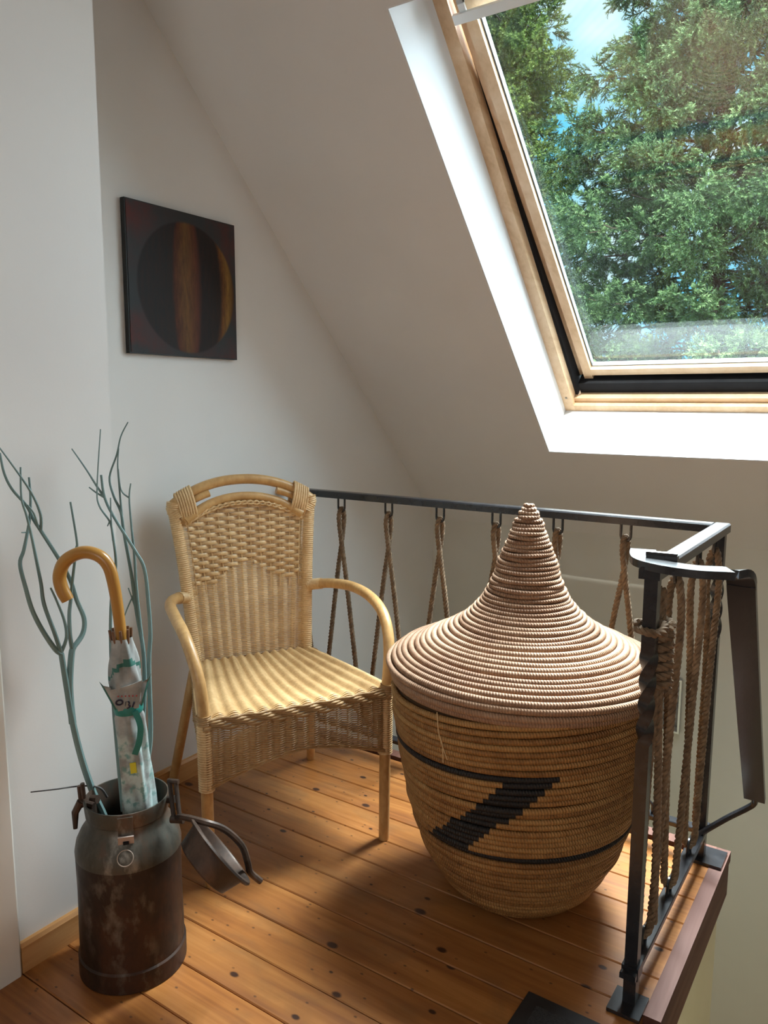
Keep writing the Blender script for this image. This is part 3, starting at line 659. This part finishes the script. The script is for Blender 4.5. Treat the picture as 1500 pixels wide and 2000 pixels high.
# turned-out hem flaps above the strap
def flap(side, name):
    q = MB(); t0, t1 = .215, .325; base = ax0+ad*(t1*AL); top = ax0+ad*(t0*AL)
    if side == 0:
        prof = [(-.036,0,.028),(-.012,.0,.035),(.012,0,.036),(.034,.0,.030)]; P = []
        for k in range(6):
            s = k/5; 
            for x_, _, f_ in prof: P.append(top*(1-s)+base*s+rdir*(x_*(1-s)+x_*.62*s)+vdir*(f_*(1-s)+.029*s)+ad*(-.006*(x_/.036)*(1-s)))
    else:
        P = []
        prof = [(.60,.022,-.002),(.85,.016,.002),(1.0,.006,.010)]
        for k in range(6):
            s = k/5
            for w_, f_, dz in prof: P.append(top*(1-s)+base*s+rdir*side*(.055*w_*(1-s)+.026*s*w_/.9)+vdir*(f_*(1-s)+.018*s)-ad*dz*(1-s))
    w = len(prof); fs = [(i*w+j, i*w+j+1, (i+1)*w+j+1, (i+1)*w+j) for i in range(5) for j in range(w-1)]
    n0 = len(P); P2 = [p-vdir*.0016 for p in P]
    fs2 = [tuple(n0+k for k in f[::-1]) for f in fs]
    bd = [i for i in range(w)]+[i*w+w-1 for i in range(1, 6)]+[5*w+i for i in range(w-2, -1, -1)]+[i*w for i in range(4, 0, -1)]
    sd = [(bd[i], bd[(i+1)%len(bd)], n0+bd[(i+1)%len(bd)], n0+bd[i]) for i in range(len(bd))]
    q.add(P+P2, fs+fs2+sd); 
    for i in range(len(fs)):
        if (side == 0 and i < 0) or (side != 0 and (i % (w-1)) == (w-2)): q.m[i] = 1; q.m[i+len(fs)] = 1
    return part(name, q, [M_cloth, M_green], um, True, 60), top, base
f0, ftop, fbase = flap(0, 'hem_flap'); flap(1, 'hem_flap'); flap(-1, 'hem_flap')
# lettering on the front flap: dark letters and a row of red dots
def onflap(x, s): return ftop*(1-s)+fbase*s+rdir*x+vdir*(.0362*(1-s)+.0302*s+.0015)
M_ink = simple('dark_blue_ink', (.012,.012,.035), None, rough=.6)
q = MB(); up_ = -ad
def ink(pts, r=.0019): q.tube([onflap(*p) for p in pts], r, 5)
ink([(-.018+.0068*math.cos(a), .62+.105*math.sin(a)) for a in np.linspace(0, 2*PI, 15)]); ink([(-.006,.80),(-.004,.62)]); ink([(-.004+.0062*math.sin(a), .70-.075*math.cos(a)) for a in np.linspace(0, PI, 8)]); ink([(-.004+.0068*math.sin(a), .84-.075*math.cos(a)) for a in np.linspace(0, PI, 8)]); ink([(.008,.90),(.013,.70)])
part('lettering', q, M_ink, um)
q = MB()
for k in range(6): c_ = onflap(-.019+.0075*k, .36+.02*k); q.obox(c_, (rdir, ad, vdir), (.0014,.0016,.0006))
part('red_dots', q, simple('red_print', (.35,.05,.05), None, rough=.6), um)
q = MB(); tb = .335; P = [ax0+ad*(tb*AL)+.0305*(math.cos(a)*ux+math.sin(a)*uy) for a in np.linspace(0, 2*PI, 33)[:-1]]
q.tube(P, .0095, 6, closed=True, up=ad, flat=(1,.16)); part('strap', q, M_strap, um)
P = smooth_path([ax0+ad*(.335*AL)+vdir*.031+rdir*.012, ax0+ad*(.40*AL)+vdir*.036+rdir*.020, ax0+ad*(.47*AL)+vdir*.038+rdir*.014, ax0+ad*(.525*AL)+vdir*.036+rdir*.002], 5)
q = MB(); flat_bar(q, P, lambda i, p, tt: rdir, .013, .0016); part('strap_tail', q, M_strap, um)
q = MB(); c_ = ax0+ad*(.585*AL)+vdir*.0345-rdir*.004; q.obox(c_, (rdir, ad, vdir), (.0065,.012,.0012)); part('yellow_patch', q, simple('yellow_print', (.60,.55,.03), None, rough=.6), um)
M_tip = simple('brown_rib_tip', (.11,.055,.03), (.17,.09,.05), 40, .5)
for k in range(8):
    a = 2*PI*k/8+.3; q = MB(); c_ = ux*math.cos(a)+uy*math.sin(a); q.tube([ax0+ad*.022+c_*.0195, ax0+ad*.002+c_*.0215, ax0-ad*.010+c_*.0225], [.0028,.0034,.0030], 6); part('rib_tip', q, M_tip, um)

# ------------------------------------------------------------------ teal painted branches
M_teal = simple('teal_branch_paint', (.115,.195,.195), (.185,.285,.275), 14, .55, stretch=(1,1,.4))
M_twig = simple('dark_bare_twig', (.035,.032,.032), (.06,.055,.05), 30, .7)
def branch(name, label, cat, main, forks, r0=.0085, group=None, mat=M_teal):
    t = thing(name, label, cat, main[0], 0, group)
    q = MB(); P = smooth_path(main[0:], 5); q.tube(P, np.linspace(r0, main_end, len(P)), 8); part('stem', q, mat, t)
    for pts, ra, rb in forks:
        q = MB(); P = smooth_path(pts, 5); q.tube(P, np.linspace(ra, rb, len(P)), 7); part('twig', q, mat, t)
    return t
A=[[-1.500,1.056,.300],[-1.502,1.046,.340],[-1.508,1.027,.401],[-1.515,1.007,.489],[-1.521,.993,.582],[-1.527,.987,.665],[-1.531,.981,.742]]
A1=[[-1.531,.981,.742],[-1.531,.967,.756],[-1.532,.941,.804],[-1.534,.921,.854],[-1.536,.91,.906],[-1.538,.902,.958],[-1.54,.913,.985],[-1.542,.924,1.018],[-1.545,.934,1.052],[-1.547,.94,1.095],[-1.55,.941,1.139]]
A1b=[[-1.543,.931,1.022],[-1.542,.912,1.024]]
A2=[[-1.531,.981,.742],[-1.519,.96,.797],[-1.522,.941,.865],[-1.524,.938,.911],[-1.526,.931,.97],[-1.529,.926,1.015],[-1.531,.919,1.06],[-1.533,.911,1.099],[-1.536,.915,1.163]]
A3=[[-1.531,.981,.745],[-1.52,.989,.78],[-1.522,.987,.818],[-1.523,.973,.863],[-1.524,.96,.897]]
B=[[-1.521,.993,.577],[-1.526,.994,.62],[-1.528,.996,.672],[-1.532,1.007,.735],[-1.533,1.014,.748]]
B1=[[-1.533,1.014,.748],[-1.535,1.04,.772],[-1.537,1.047,.806],[-1.538,1.031,.853],[-1.54,1.02,.898],[-1.541,1.0,.943],[-1.544,.957,1.022],[-1.545,.943,1.047],[-1.546,.929,1.079],[-1.547,.9,1.117],[-1.549,.886,1.152],[-1.551,.881,1.194]]
B1b=[[-1.544,.957,1.022],[-1.532,.951,1.06],[-1.534,.933,1.11],[-1.536,.897,1.169],[-1.537,.87,1.21]]
B1c=[[-1.540,.949,1.029],[-1.531,.936,1.062],[-1.532,.923,1.083]]
B2=[[-1.533,1.010,.745],[-1.52,.998,.783],[-1.523,1.001,.829],[-1.524,1.007,.86],[-1.526,1.013,.891],[-1.531,1.031,.967],[-1.532,1.035,.99],[-1.536,1.027,1.078]]
main_end = .0062
branch('decorative_branch', 'thick teal painted branch forking out to the left of the umbrella handle', 'branch', A,
       [(A1,.0062,.0022),(A1b,.002,.0012),(A2,.005,.0018),(A3,.0045,.0020),(B,.0085,.0068),(B1,.0062,.0022),(B1b,.0036,.0014),(B1c,.0025,.0015),(B2,.0052,.0022)], .0095, 'teal branches in the milk can')
R1=[[-1.419,1.063,.364],[-1.406,1.085,.439],[-1.394,1.105,.524],[-1.406,1.119,.699],[-1.407,1.127,.77],[-1.414,1.131,.84],[-1.426,1.133,.92],[-1.446,1.125,.962],[-1.488,1.105,1.036],[-1.51,1.097,1.083],[-1.519,1.097,1.134]]
R1a=[[-1.51,1.097,1.083],[-1.526,1.087,1.094],[-1.54,1.079,1.106]]
R1b=[[-1.510,1.097,1.083],[-1.527,1.089,1.11],[-1.548,1.079,1.147],[-1.577,1.065,1.193]]
R2=[[-1.443,1.07,.354],[-1.429,1.099,.477],[-1.427,1.119,.621],[-1.434,1.127,.726],[-1.451,1.127,.811],[-1.468,1.128,.911],[-1.486,1.127,1.0],[-1.494,1.127,1.047],[-1.51,1.121,1.085],[-1.52,1.12,1.127],[-1.509,1.134,1.179],[-1.503,1.143,1.221],[-1.491,1.155,1.253]]
R2a=[[-1.492,1.128,1.038],[-1.499,1.13,1.094],[-1.506,1.133,1.155],[-1.506,1.138,1.193]]
R2b=[[-1.453,1.127,.821],[-1.471,1.121,.873]]
R3=[[-1.434,1.127,.726],[-1.454,1.131,.859],[-1.464,1.136,.953],[-1.473,1.138,1.019],[-1.48,1.141,1.08],[-1.479,1.146,1.113]]
R3a=[[-1.48,1.141,1.08],[-1.496,1.132,1.098],[-1.504,1.133,1.146]]
R3b=[[-1.459,1.127,.859],[-1.469,1.117,.83],[-1.477,1.107,.797]]
R4=[[-1.419,1.041,.374],[-1.449,1.052,.589],[-1.457,1.056,.668],[-1.466,1.064,.776],[-1.469,1.074,.868],[-1.464,1.085,.933],[-1.473,1.087,.998],[-1.481,1.086,1.032],[-1.502,1.076,1.067],[-1.508,1.077,1.108],[-1.508,1.093,1.238]]
R4a=[[-1.472,1.086,.989],[-1.478,1.088,1.035],[-1.482,1.092,1.085]]
R4b=[[-1.481,1.086,1.032],[-1.484,1.082,1.021]]
main_end = .0026
branch('decorative_branch', 'teal painted branch bowing right of the umbrella handle then leaning back left', 'branch', R1, [(R1a,.0026,.0014),(R1b,.0030,.0014)], .0062, 'teal branches in the milk can')
main_end = .0012
branch('decorative_branch', 'tallest teal painted branch behind the umbrella with the highest thin tip', 'branch', R2, [(R2a,.0028,.0012),(R2b,.0025,.0012),(R3,.0042,.0014),(R3a,.0022,.0012),(R3b,.0022,.0012)], .0060, 'teal branches in the milk can')
branch('decorative_branch', 'thin teal painted branch rising straight beside the wall corner behind the crook handle', 'branch', R4, [(R4a,.0022,.0014),(R4b,.0018,.0012)], .0050, 'teal branches in the milk can')
q = MB(); q.tube(smooth_path([[-1.485,1.048,.385],[-1.492,1.034,.412],[-1.518,1.006,.421],[-1.515,.938,.443],[-1.512,.879,.463]], 5), [.0030]*6+list(np.linspace(.0022,.0014,15)), 6)
tw = thing('dry_twig', 'short dark bare twig poking out leftwards over the can rim', 'twig', (-1.485,1.048,.385)); part('stem', q, M_twig, tw)

# ------------------------------------------------------------------ wicker armchair
def rattan(name, c0, c1, rough=.45, sc=12, st=(1,1,1), bump=.15):
    t = NT(name); v = t.coords('Object', st); n1 = t.noise(v, sc, 4); n2 = t.noise(v, sc*9, 2)
    g = t.math('ADD', t.math('MULTIPLY', n1, .65), t.math('MULTIPLY', n2, .35))
    t.bump(n2, bump, .001); return t.fin(t.ramp(g, [(.34, c0), (.64, c1)]), rough)
M_cane = rattan('rattan_cane', (.43,.230,.080), (.645,.395,.165), .34, 10, (1,1,.5))
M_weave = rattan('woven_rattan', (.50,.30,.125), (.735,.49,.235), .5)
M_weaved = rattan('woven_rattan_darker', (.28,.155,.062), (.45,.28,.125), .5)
M_wrap = rattan('rattan_wrapping', (.56,.35,.16), (.775,.54,.28), .5, 16)
ch = thing('wicker_armchair', 'light brown wicker armchair with woven seat and bent rattan arms', 'chair', (-1.346,1.578,0), math.radians(60.1))
def cp(name, q, m, par=None, ang=60): 
    return mk(name, q, m, par or ch, True, ang)
def wrap_tube(q, path, r, pitch, n=10, ridge=.12):
    P = resample(path, pitch/3); R = r*(1+ridge*(np.cos(np.arange(len(P))*2*PI/3)*.5)); q.tube(P, R, n)
for sx in (-1, 1):
    q = MB(); q.tube([(sx*.262,0,0),(sx*.264,0,.2),(sx*.265,0,.47)], [.0155,.0165,.0165], 14); lg = cp('leg', q, M_cane)
    q = MB(); wrap_tube(q, [(sx*.264,0,.275),(sx*.265,0,.46)], .0215, .0068); cp('leg_wrapping', q, M_wrap, lg)
for sx in (-1, 1):
    q = MB(); q.tube(smooth_path([(sx*.252,.592,0),(sx*.226,.53,.20),(sx*.203,.475,.38),(sx*.190,.452,.47)], 4), .0155, 14); cp('leg', q, M_cane)
    q = MB(); pts = smooth_path([(sx*.186,.447,.44),(sx*.196,.470,.62),(sx*.212,.497,.82),(sx*.228,.520,.955)], 6); wrap_tube(q, pts, .0185, .0066); cp('back_post', q, M_wrap)
def arch(hw, z0, z1, y0, y1, n=25, pw=2.0): 
    t = np.linspace(-1, 1, n); return np.stack([hw*t, y0+(y1-y0)*(1-abs(t)**pw), z0+(z1-z0)*(1-abs(t)**pw)], 1)
q = MB(); q.tube(np.vstack([[(-.232,.521,.955)], arch(.226,.982,1.048,.520,.545,25,2.2), [(.232,.521,.955)]]), .0165, 12); cp('top_rail', q, M_cane)
q = MB(); q.tube(arch(.196,.925,.992,.508,.535,25,2.2), .0150, 12); cp('inner_rail', q, M_cane)
for sx in (-1, 1):
    t = np.linspace(.50, .86, 6); q = MB(); q.tube([(sx*.226*a, .53-.012*a*a, .955+.068*(1-abs(a)**2.2)) for a in t], .0120, 10); cp('filler_cane', q, M_cane)
    q = MB(); slope = -sx*.34
    for k in range(7):
        xk = sx*(.166+.0075*k); a_ = abs(xk)/.226; zt_ = .982+.066*(1-a_**2.2); zb_ = .925+.067*(1-min(1, abs(xk)/.196)**2.2)
        zc, hz = (zt_+zb_)/2, (zt_-zb_)/2+.0195
        q.tube([(xk+slope*.0*math.sin(b_)+(-sx*.012)*(-math.sin(b_)), .524+.0245*math.cos(b_)*(1-.1*abs(math.sin(b_))), zc+hz*math.sin(b_)) for b_ in np.linspace(0, 2*PI, 21)[:-1]], .0040, 6, closed=True, flat=(1,1))
    cp('corner_wrapping', q, M_wrap)
    q = MB(); wrap_tube(q, [(sx*.214,.518,.935),(sx*.228,.521,.962),(sx*.226,.520,.985)], .0235, .0066); cp('corner_wrapping', q, M_wrap)
# woven surfaces: strands as flattened tubes
def strand(q, P, N_, W, rw, rn, n=6):
    k = len(P); a = np.arange(n)*2*PI/n
    V = P[:,None,:]+rw*np.cos(a)[None,:,None]*W[:,None,:]+rn*np.sin(a)[None,:,None]*N_[:,None,:]
    fs = [(i*n+j, i*n+(j+1)%n, (i+1)*n+(j+1)%n, (i+1)*n+j) for i in range(k-1) for j in range(n)]
    q.add(V.reshape(-1,3), fs)
def weave_row(q, S, v, u0, u1, pitch, phase, amp, rw, rn, mode, spp=6, n=6):
    """S(u,v)->pos; u in stake units"""
    u = np.linspace(u0, u1, max(3, int(abs(u1-u0)*spp)+1))
    P = np.array([S(a, v) for a in u]); e = 1e-3
    du = np.array([S(a+e, v) for a in u])-P; dv = np.array([S(a, v+e) for a in u])-P
    Nn = np.cross(du, dv); Nn /= np.linalg.norm(Nn, axis=1)[:,None]; W = dv/np.linalg.norm(dv, axis=1)[:,None]
    if mode == 'rib': off = amp*(np.abs(np.cos(PI*u))*2-1)
    else:
        c_ = np.cos(PI*u+phase); off = amp*np.sign(c_)*np.abs(c_)**.7
    strand(q, P+Nn*off[:,None], Nn, W, rw, rn, n)
# back panel
def bw(z): return np.interp(z, [.44,.62,.82,.955,1.0], [.168,.180,.196,.210,.212])
def by(z, x): return np.interp(z, [.44,.62,.82,.955,1.0], [.449,.470,.497,.518,.524])+.012*(1-(x/.2)**2)
NS = 11
def Sback(u, z): x = (u/NS*2-1)*bw(z); return np.array([x, by(z, x), z])
def ztopf(x): return .920+.062*(1-min(1, abs(x)/.2)**2.2)
def zmidf(x): return .785-.62*abs(x) if abs(x) < .12 else .785-.62*.12+.15*(abs(x)-.12)
q = MB()
for z in np.arange(.462, .800, .0058):
    # row is cut where the upper weave begins
    us = np.linspace(0, NS, NS*4+1); ok = [zmidf(Sback(u, z)[0])+.014 > z for u in us]
    runs = []; st = None
    for u, k in zip(us, ok):
        if k and st is None: st = u
        if not k and st is not None: runs.append((st, last)); st = None
        last = u
    if st is not None: runs.append((st, NS))
    for a, c in runs:
        if c-a > .2: weave_row(q, Sback, z, a, c, 1, 0, .0035, .0027, .0022, 'rib', 6, 5)
for k in range(NS+1):
    zz_ = np.linspace(.455, min(.99, ztopf(Sback(k, .9)[0])), 9); q.tube([Sback(k, z)+np.array([0,.002,0]) for z in zz_], .0026, 5)
cp('back_panel', q, M_weave)
NS2 = 11
def Sback2(u, z): x = (u/NS2*2-1)*bw(z)*.92; return np.array([x, by(z, x)-.002, z])
q = MB(); row = 0
for z in np.arange(.688, .985, .0124):
    row += 1; us = np.linspace(0, NS2, NS2*5+1); P = [Sback2(u, z) for u in us]; ok = [zmidf(p[0])+.003 < z < ztopf(p[0])+.002 for p in P]
    st = None; last = 0
    for u, k in list(zip(us, ok))+[(NS2+.2, False)]:
        if k and st is None: st = u
        if not k and st is not None:
            if last-st > .3: weave_row(q, Sback2, z, st, last, 1, PI*(row % 2), .0052, .0060, .0022, 'plain', 10, 6)
            st = None
        last = u
for k in range(NS2+1):
    x_ = Sback2(k+.0, .9)[0]; zz_ = np.linspace(.69, min(.985, ztopf(x_)), 7); q.tube([Sback2(k, z) for z in zz_], .0024, 5)
cp('back_weave_band', q, M_wrap)
q = MB()
for k, dz in enumerate((0, .007)):
    t = np.linspace(-1, 1, 60); q.tube([(.196*a, by(.95, .196*a)-.010+.002*math.sin(a*60+k*PI), ztopf(.196*a)-.006-dz+.0022*math.cos(a*60+k*PI)) for a in t], .0042, 6)
cp('back_border', q, M_wrap)
for sx in (-1, 1):   # tight lacing strips beside the posts
    q = MB()
    for z in np.arange(.462, .93, .0050):
        x0 = sx*(bw(z)*.93); x1 = sx*(bw(z)+.012); q.tube([(x0, by(z, x0)-.003, z), ((x0+x1)/2, by(z, x0)-.0065, z+.0008), (x1, by(z, x1)-.014, z+.001)], .0018, 5, cap=False)
    cp('side_lacing', q, M_wrap)
# seat
NSS = 13
def wseat(v): return .270-.088*max(0, v)**1.25
def Sseat(u, v):
    a = u/NSS*2-1; x = a*wseat(v)
    z = .476-.020*max(0, (1-a*a))*math.sin(PI*min(1, max(0, v*.95+.05)))
    y = -.012+.462*v
    if v < .05: z -= (.05-v)**2*5.5
    return np.array([x, y, z])
q = MB()
for v in np.arange(.0, 1.0, .0118): weave_row(q, Sseat, v, -.15, NSS+.15, 1, 0, .0055, .0030, .0026, 'rib', 7, 5)
for k in range(NSS+1): q.tube([Sseat(k, v)-np.array([0,0,.002]) for v in np.linspace(0, 1, 12)], .0030, 5)
cp('seat', q, M_weave)
for sx in (-1, 1):
    q = MB(); q.tube([Sseat(NSS/2+sx*NSS/2, v)+np.array([sx*.006,0,-.004]) for v in np.linspace(.05, 1, 14)], .0085, 8); cp('seat_rim', q, M_wrap)
# front border braid and aprons
def plane_S(P0, P1, bow=0.):
    P0 = np.array(P0, float); P1 = np.array(P1, float); d = P1-P0; L_ = np.linalg.norm(d); d /= L_; nrm = np.array([d[1], -d[0], 0])
    return L_, (lambda x, z: P0+d*x+nrm*(bow*math.sin(PI*min(1,max(0,x/L_))))+np.array([0,0,z]))
def apron(P0, P1, zc, zm, name, stakes, bow=.012, ztop_=.452, pw=1.6):
    L_, f_ = plane_S(P0, P1, bow); S = lambda u, z: f_(u/stakes*L_, z)
    za = lambda u: zc+(zm-zc)*(1-abs(2*u/stakes-1)**pw)
    q = MB()
    for z in np.arange(zc+.003, ztop_, .0064):
        us = np.linspace(0, stakes, stakes*6+1); ok = [za(u) <= z for u in us]; st = None; last = 0
        for u, k in list(zip(us, ok))+[(stakes+.1, False)]:
            if k and st is None: st = u
            if not k and st is not None:
                if last-st > .15: weave_row(q, S, z, st, last, 1, 0, .0034, .0025, .0022, 'rib', 6, 5)
                st = None
            last = u
    for k in range(stakes+1): q.tube([S(k, z) for z in (za(k), .40, ztop_)], .0026, 5)
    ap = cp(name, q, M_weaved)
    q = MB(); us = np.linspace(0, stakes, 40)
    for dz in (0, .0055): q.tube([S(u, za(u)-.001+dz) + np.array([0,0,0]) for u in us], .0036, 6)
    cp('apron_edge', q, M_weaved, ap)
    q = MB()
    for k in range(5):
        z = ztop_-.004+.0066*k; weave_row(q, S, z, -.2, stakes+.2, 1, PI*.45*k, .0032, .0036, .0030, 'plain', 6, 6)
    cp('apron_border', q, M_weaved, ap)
apron((-.268,-.016,0), (.268,-.016,0), .280, .350, 'front_apron', 16)
apron((-.200,.445,0), (-.272,-.002,0), .285, .350, 'side_apron', 13, .004)
apron((.272,-.002,0), (.200,.445,0), .285, .350, 'side_apron', 13, .004)
apron((.192,.452,0), (-.192,.452,0), .300, .360, 'rear_apron', 11, .004)
for sx in (-1, 1):
    pts = smooth_path([(sx*.200,.476,.683),(sx*.226,.455,.691),(sx*.262,.395,.702),(sx*.289,.30,.709),(sx*.297,.19,.705),(sx*.294,.09,.682),(sx*.286,.030,.635),(sx*.275,-.002,.565),(sx*.267,-.004,.47)], 6)
    q = MB(); q.tube(pts, .0165, 14); am = cp('armrest', q, M_cane)
    q = MB(); wrap_tube(q, pts[1:9], .0182, .0062); cp('armrest_wrapping', q, M_wrap, am)
    q = MB(); wrap_tube(q, [(sx*.267,-.004,.462),(sx*.268,-.004,.486)], .0195, .006); cp('armrest_wrapping', q, M_weaved, am)

# ------------------------------------------------------------------ doormat
mt = thing('doormat', 'black ribbed rubber doormat at the top of the stairs', 'doormat', (-.30,1.25,0))
def mat_pile():
    t = NT('black_mat_pile'); wv = t.n('ShaderNodeTexVoronoi'); t.set(wv.inputs['Vector'], t.coords('Object', (60,150,1))); t.bump(wv.outputs['Distance'], .9, .004)
    return t.fin(t.ramp(wv.outputs['Distance'], [(.2,(.045,.045,.047)),(.7,(.010,.010,.011))]), .7)
q = MB(); x0, x1, y0, y1, w = -.602, .0, 1.02, 1.474, .032
for a in ((x0,x1,y0,y0+w),(x0,x1,y1-w,y1),(x0,x0+w,y0+w,y1-w),(x1-w,x1,y0+w,y1-w)): q.prism([(a[0],a[2],0.0005),(a[1],a[2],.0005),(a[1],a[3],.0005),(a[0],a[3],.0005)], (0,0,.006))
part('border', q, simple('black_rubber', (.012,.012,.013), (.02,.02,.021), 40, .5), mt, False)
q = MB(); q.box((x0+w,y0+w,.0005),(x1-w,y1-w,.009)); part('pile', q, mat_pile(), mt, False)

# ------------------------------------------------------------------ spruce trees outside
def needle_mat(name, c0, c1, c2):
    t = NT(name); g = t.n('ShaderNodeNewGeometry'); n1 = t.noise(t.coords('World', (1,1,1)), 2.2, 3); at = t.n('ShaderNodeAttribute', attribute_name='tip')
    f = t.math('ADD', t.math('MULTIPLY', n1, .55), t.math('MULTIPLY', at.outputs['Fac'], .5))
    return t.fin(t.ramp(f, [(.30, c0), (.52, c1), (.80, c2)]), .55, spec=.3)
M_bark = simple('spruce_bark', (.05,.035,.027), (.10,.075,.06), 12, .9, bump=.6, bscale=30)
def sprig(L=.25, seed=0):
    rr = np.random.default_rng(seed); V = []; F = []; T = []
    twigs = [(np.zeros(3), np.array([0,1,0.]), L)]
    for k in range(4):
        y = L*(.14+.19*k)
        for sx in (-1, 1):
            ph = rr.random()*2*PI; d = np.array([.66*math.cos(ph), .78, .66*math.sin(ph)]); d /= np.linalg.norm(d); twigs.append((np.array([0,y+.01*sx,0]), d, L*(.58-.08*k)*(.8+.4*rr.random())))
    for o, d, l in twigs:
        a = np.cross(d, (0,0,1.)); a /= np.linalg.norm(a); c = np.cross(d, a)
        m = max(6, int(l/.0058)); r = .0045; b0 = len(V)
        V += [o+a*r, o-a*.5*r+c*.87*r, o-a*.5*r-c*.87*r, o+d*l]; T += [0,0,0,.5]; F += [(b0+i, b0+(i+1)%3, b0+3) for i in range(3)]
        for i in range(m):
            s = (i+.5)/m; ph = i*2.4+rr.random(); rad = a*math.cos(ph)+c*math.sin(ph); nl = .029*(1-.25*s)
            p = o+d*(l*s); dd = rad*.72+d*.70; w = np.cross(dd, rad); w = w/np.linalg.norm(w)*.0046
            b0 = len(V); V += [p+w, p-w, p+dd*nl]; t_ = .25+.55*s; T += [t_*.6, t_*.6, t_]; F.append((b0, b0+1, b0+2))
    return np.array(V), np.array(F), np.array(T)
SPR = [sprig(.155, 3), sprig(.135, 4), sprig(.175, 5)]
def spruce(label, base, top, r_base, zlo, dz, seed, mat, droop=.25, dens=1., twist=0.):
    rr = np.random.default_rng(seed); base = np.array(base, float)
    t = thing('spruce_tree', label, 'tree', base, 0, 'spruce trees outside the skylight')
    q = MB(); H = top-base[2]; q.tube([base+np.array([0,0,H*k/8]) for k in range(9)], np.linspace(.17, .02, 9), 10); part('trunk', q, M_bark, t)
    P = []; D = []; U = []; S = []; brs = MB()
    z = zlo
    while z < top-.15:
        f = (top-z)/(top-zlo); R = r_base*f**.85*(.85+.3*rr.random())+.12; nb = int(6+4*f)
        for k in range(nb):
            az = 2*PI*k/nb+rr.random()*1.1; l = R*(.72+.45*rr.random()); n_s = max(4, int(l/.085*dens*(1. if (math.sin(az) < .35 and z < 6.3) else .35))); dr = droop*(.6+.8*rr.random())
            dirh = np.array([math.cos(az), math.sin(az), 0]); o = np.array([base[0], base[1], z+rr.normal(0,.06)])
            c = lambda s: o+dirh*l*s+np.array([0,0,1])*l*(.10*s-dr*s*s+.16*s**4)
            brs.tube([c(s) for s in np.linspace(0, .96, 6)], np.linspace(.018, .004, 6), 4, cap=False)
            sd = np.cross(dirh, (0,0,1.))
            front = math.sin(az) < .35 and 1.0 < z < 6.3
            for s_n in ((.42,.62,.80,.97) if l > .9 else (.5,.95)):
                c0 = c(s_n)+sd*rr.normal(0,.10*l)*(s_n < .9)
                for i in range(int((20 if front else 2)*dens)):
                    w = rr.normal(0,1,3); w /= np.linalg.norm(w); d = dirh*.55+w*.85+np.array([0,0,-.22]); d /= np.linalg.norm(d)
                    P.append(c0+w*np.array([.12,.12,.085])+dirh*rr.normal(0,.05)); D.append(d); U.append(rr.normal(0,1,3)); S.append(.88+.5*rr.random())
            for i in range(8 if front else 2):
                w = rr.normal(0,1,3); w /= np.linalg.norm(w); d = dirh*.4+w*.8+np.array([0,0,-.3]); d /= np.linalg.norm(d)
                P.append(c(.08+.34*rr.random())+w*.06); D.append(d); U.append(rr.normal(0,1,3)); S.append(1.3+.5*rr.random())
        z += dz*(.8+.4*rr.random())
    part('branches', brs, M_bark, t)
    P = np.array(P); D = np.array(D); U = np.array(U); S = np.array(S); X = np.cross(D, U); X /= np.linalg.norm(X, axis=1)[:,None]; Z = np.cross(X, D)
    Vs = []; Fs = []; Ts = []; off = 0; which = rr.integers(0, 3, len(P)); shade = rr.normal(0,.10,len(P))
    for k in range(3):
        m = which == k; v, fcs, tp = SPR[k]
        W = P[m][:,None,:]+S[m][:,None,None]*(v[None,:,0,None]*X[m][:,None,:]+v[None,:,1,None]*D[m][:,None,:]+v[None,:,2,None]*Z[m][:,None,:])
        nI = m.sum(); Vs.append(W.reshape(-1,3)); Fs.append((fcs[None]+(np.arange(nI)*len(v))[:,None,None]+off).reshape(-1,3)); off += nI*len(v)
        Ts.append((tp[None,:]+shade[m][:,None]).reshape(-1))
    V = np.vstack(Vs)-base; Fc = np.vstack(Fs); Tp = np.concatenate(Ts)
    me = bpy.data.meshes.new('foliage'); me.vertices.add(len(V)); me.vertices.foreach_set('co', V.astype(np.float32).ravel())
    me.loops.add(Fc.size); me.loops.foreach_set('vertex_index', Fc.astype(np.int32).ravel()); me.polygons.add(len(Fc))
    me.polygons.foreach_set('loop_start', np.arange(0, Fc.size, 3, dtype=np.int32))
    at = me.attributes.new('tip', 'FLOAT', 'POINT'); at.data.foreach_set('value', np.clip(Tp, 0, 1).astype(np.float32))
    me.update(calc_edges=True); me.materials.append(mat)
    o = bpy.data.objects.new('foliage', me); COL.objects.link(o); o.parent = t; o['kind'] = 'stuff'
    return len(Fc)
M_nA = needle_mat('spruce_needles_yellowgreen', (.030,.062,.014), (.120,.200,.042), (.32,.43,.12))
M_nB = needle_mat('spruce_needles_bluegreen', (.022,.056,.024), (.090,.180,.070), (.29,.43,.20))
ntri = 0
ntri += spruce('broad blue green spruce filling the right of the skylight view', (-1.90,9.3,-4.5), 8.6, 2.50, .3, .27, 11, M_nB, .30, 1.0)
ntri += spruce('slender yellow green spruce at the left of the skylight view', (-4.75,9.9,-4.5), 10.5, 1.00, .8, .25, 12, M_nA, .14, .80)

gr = MB(); gr.add([(-60,KY+.3,-4.6),(60,KY+.3,-4.6),(60,80,-4.6),(-60,80,-4.6)], [(0,1,2,3)])
struct(mk('floor_garden', gr, simple('lawn_green', (.06,.11,.03), (.10,.16,.05), 2, .9), smooth=False), 'green lawn far below the skylight')
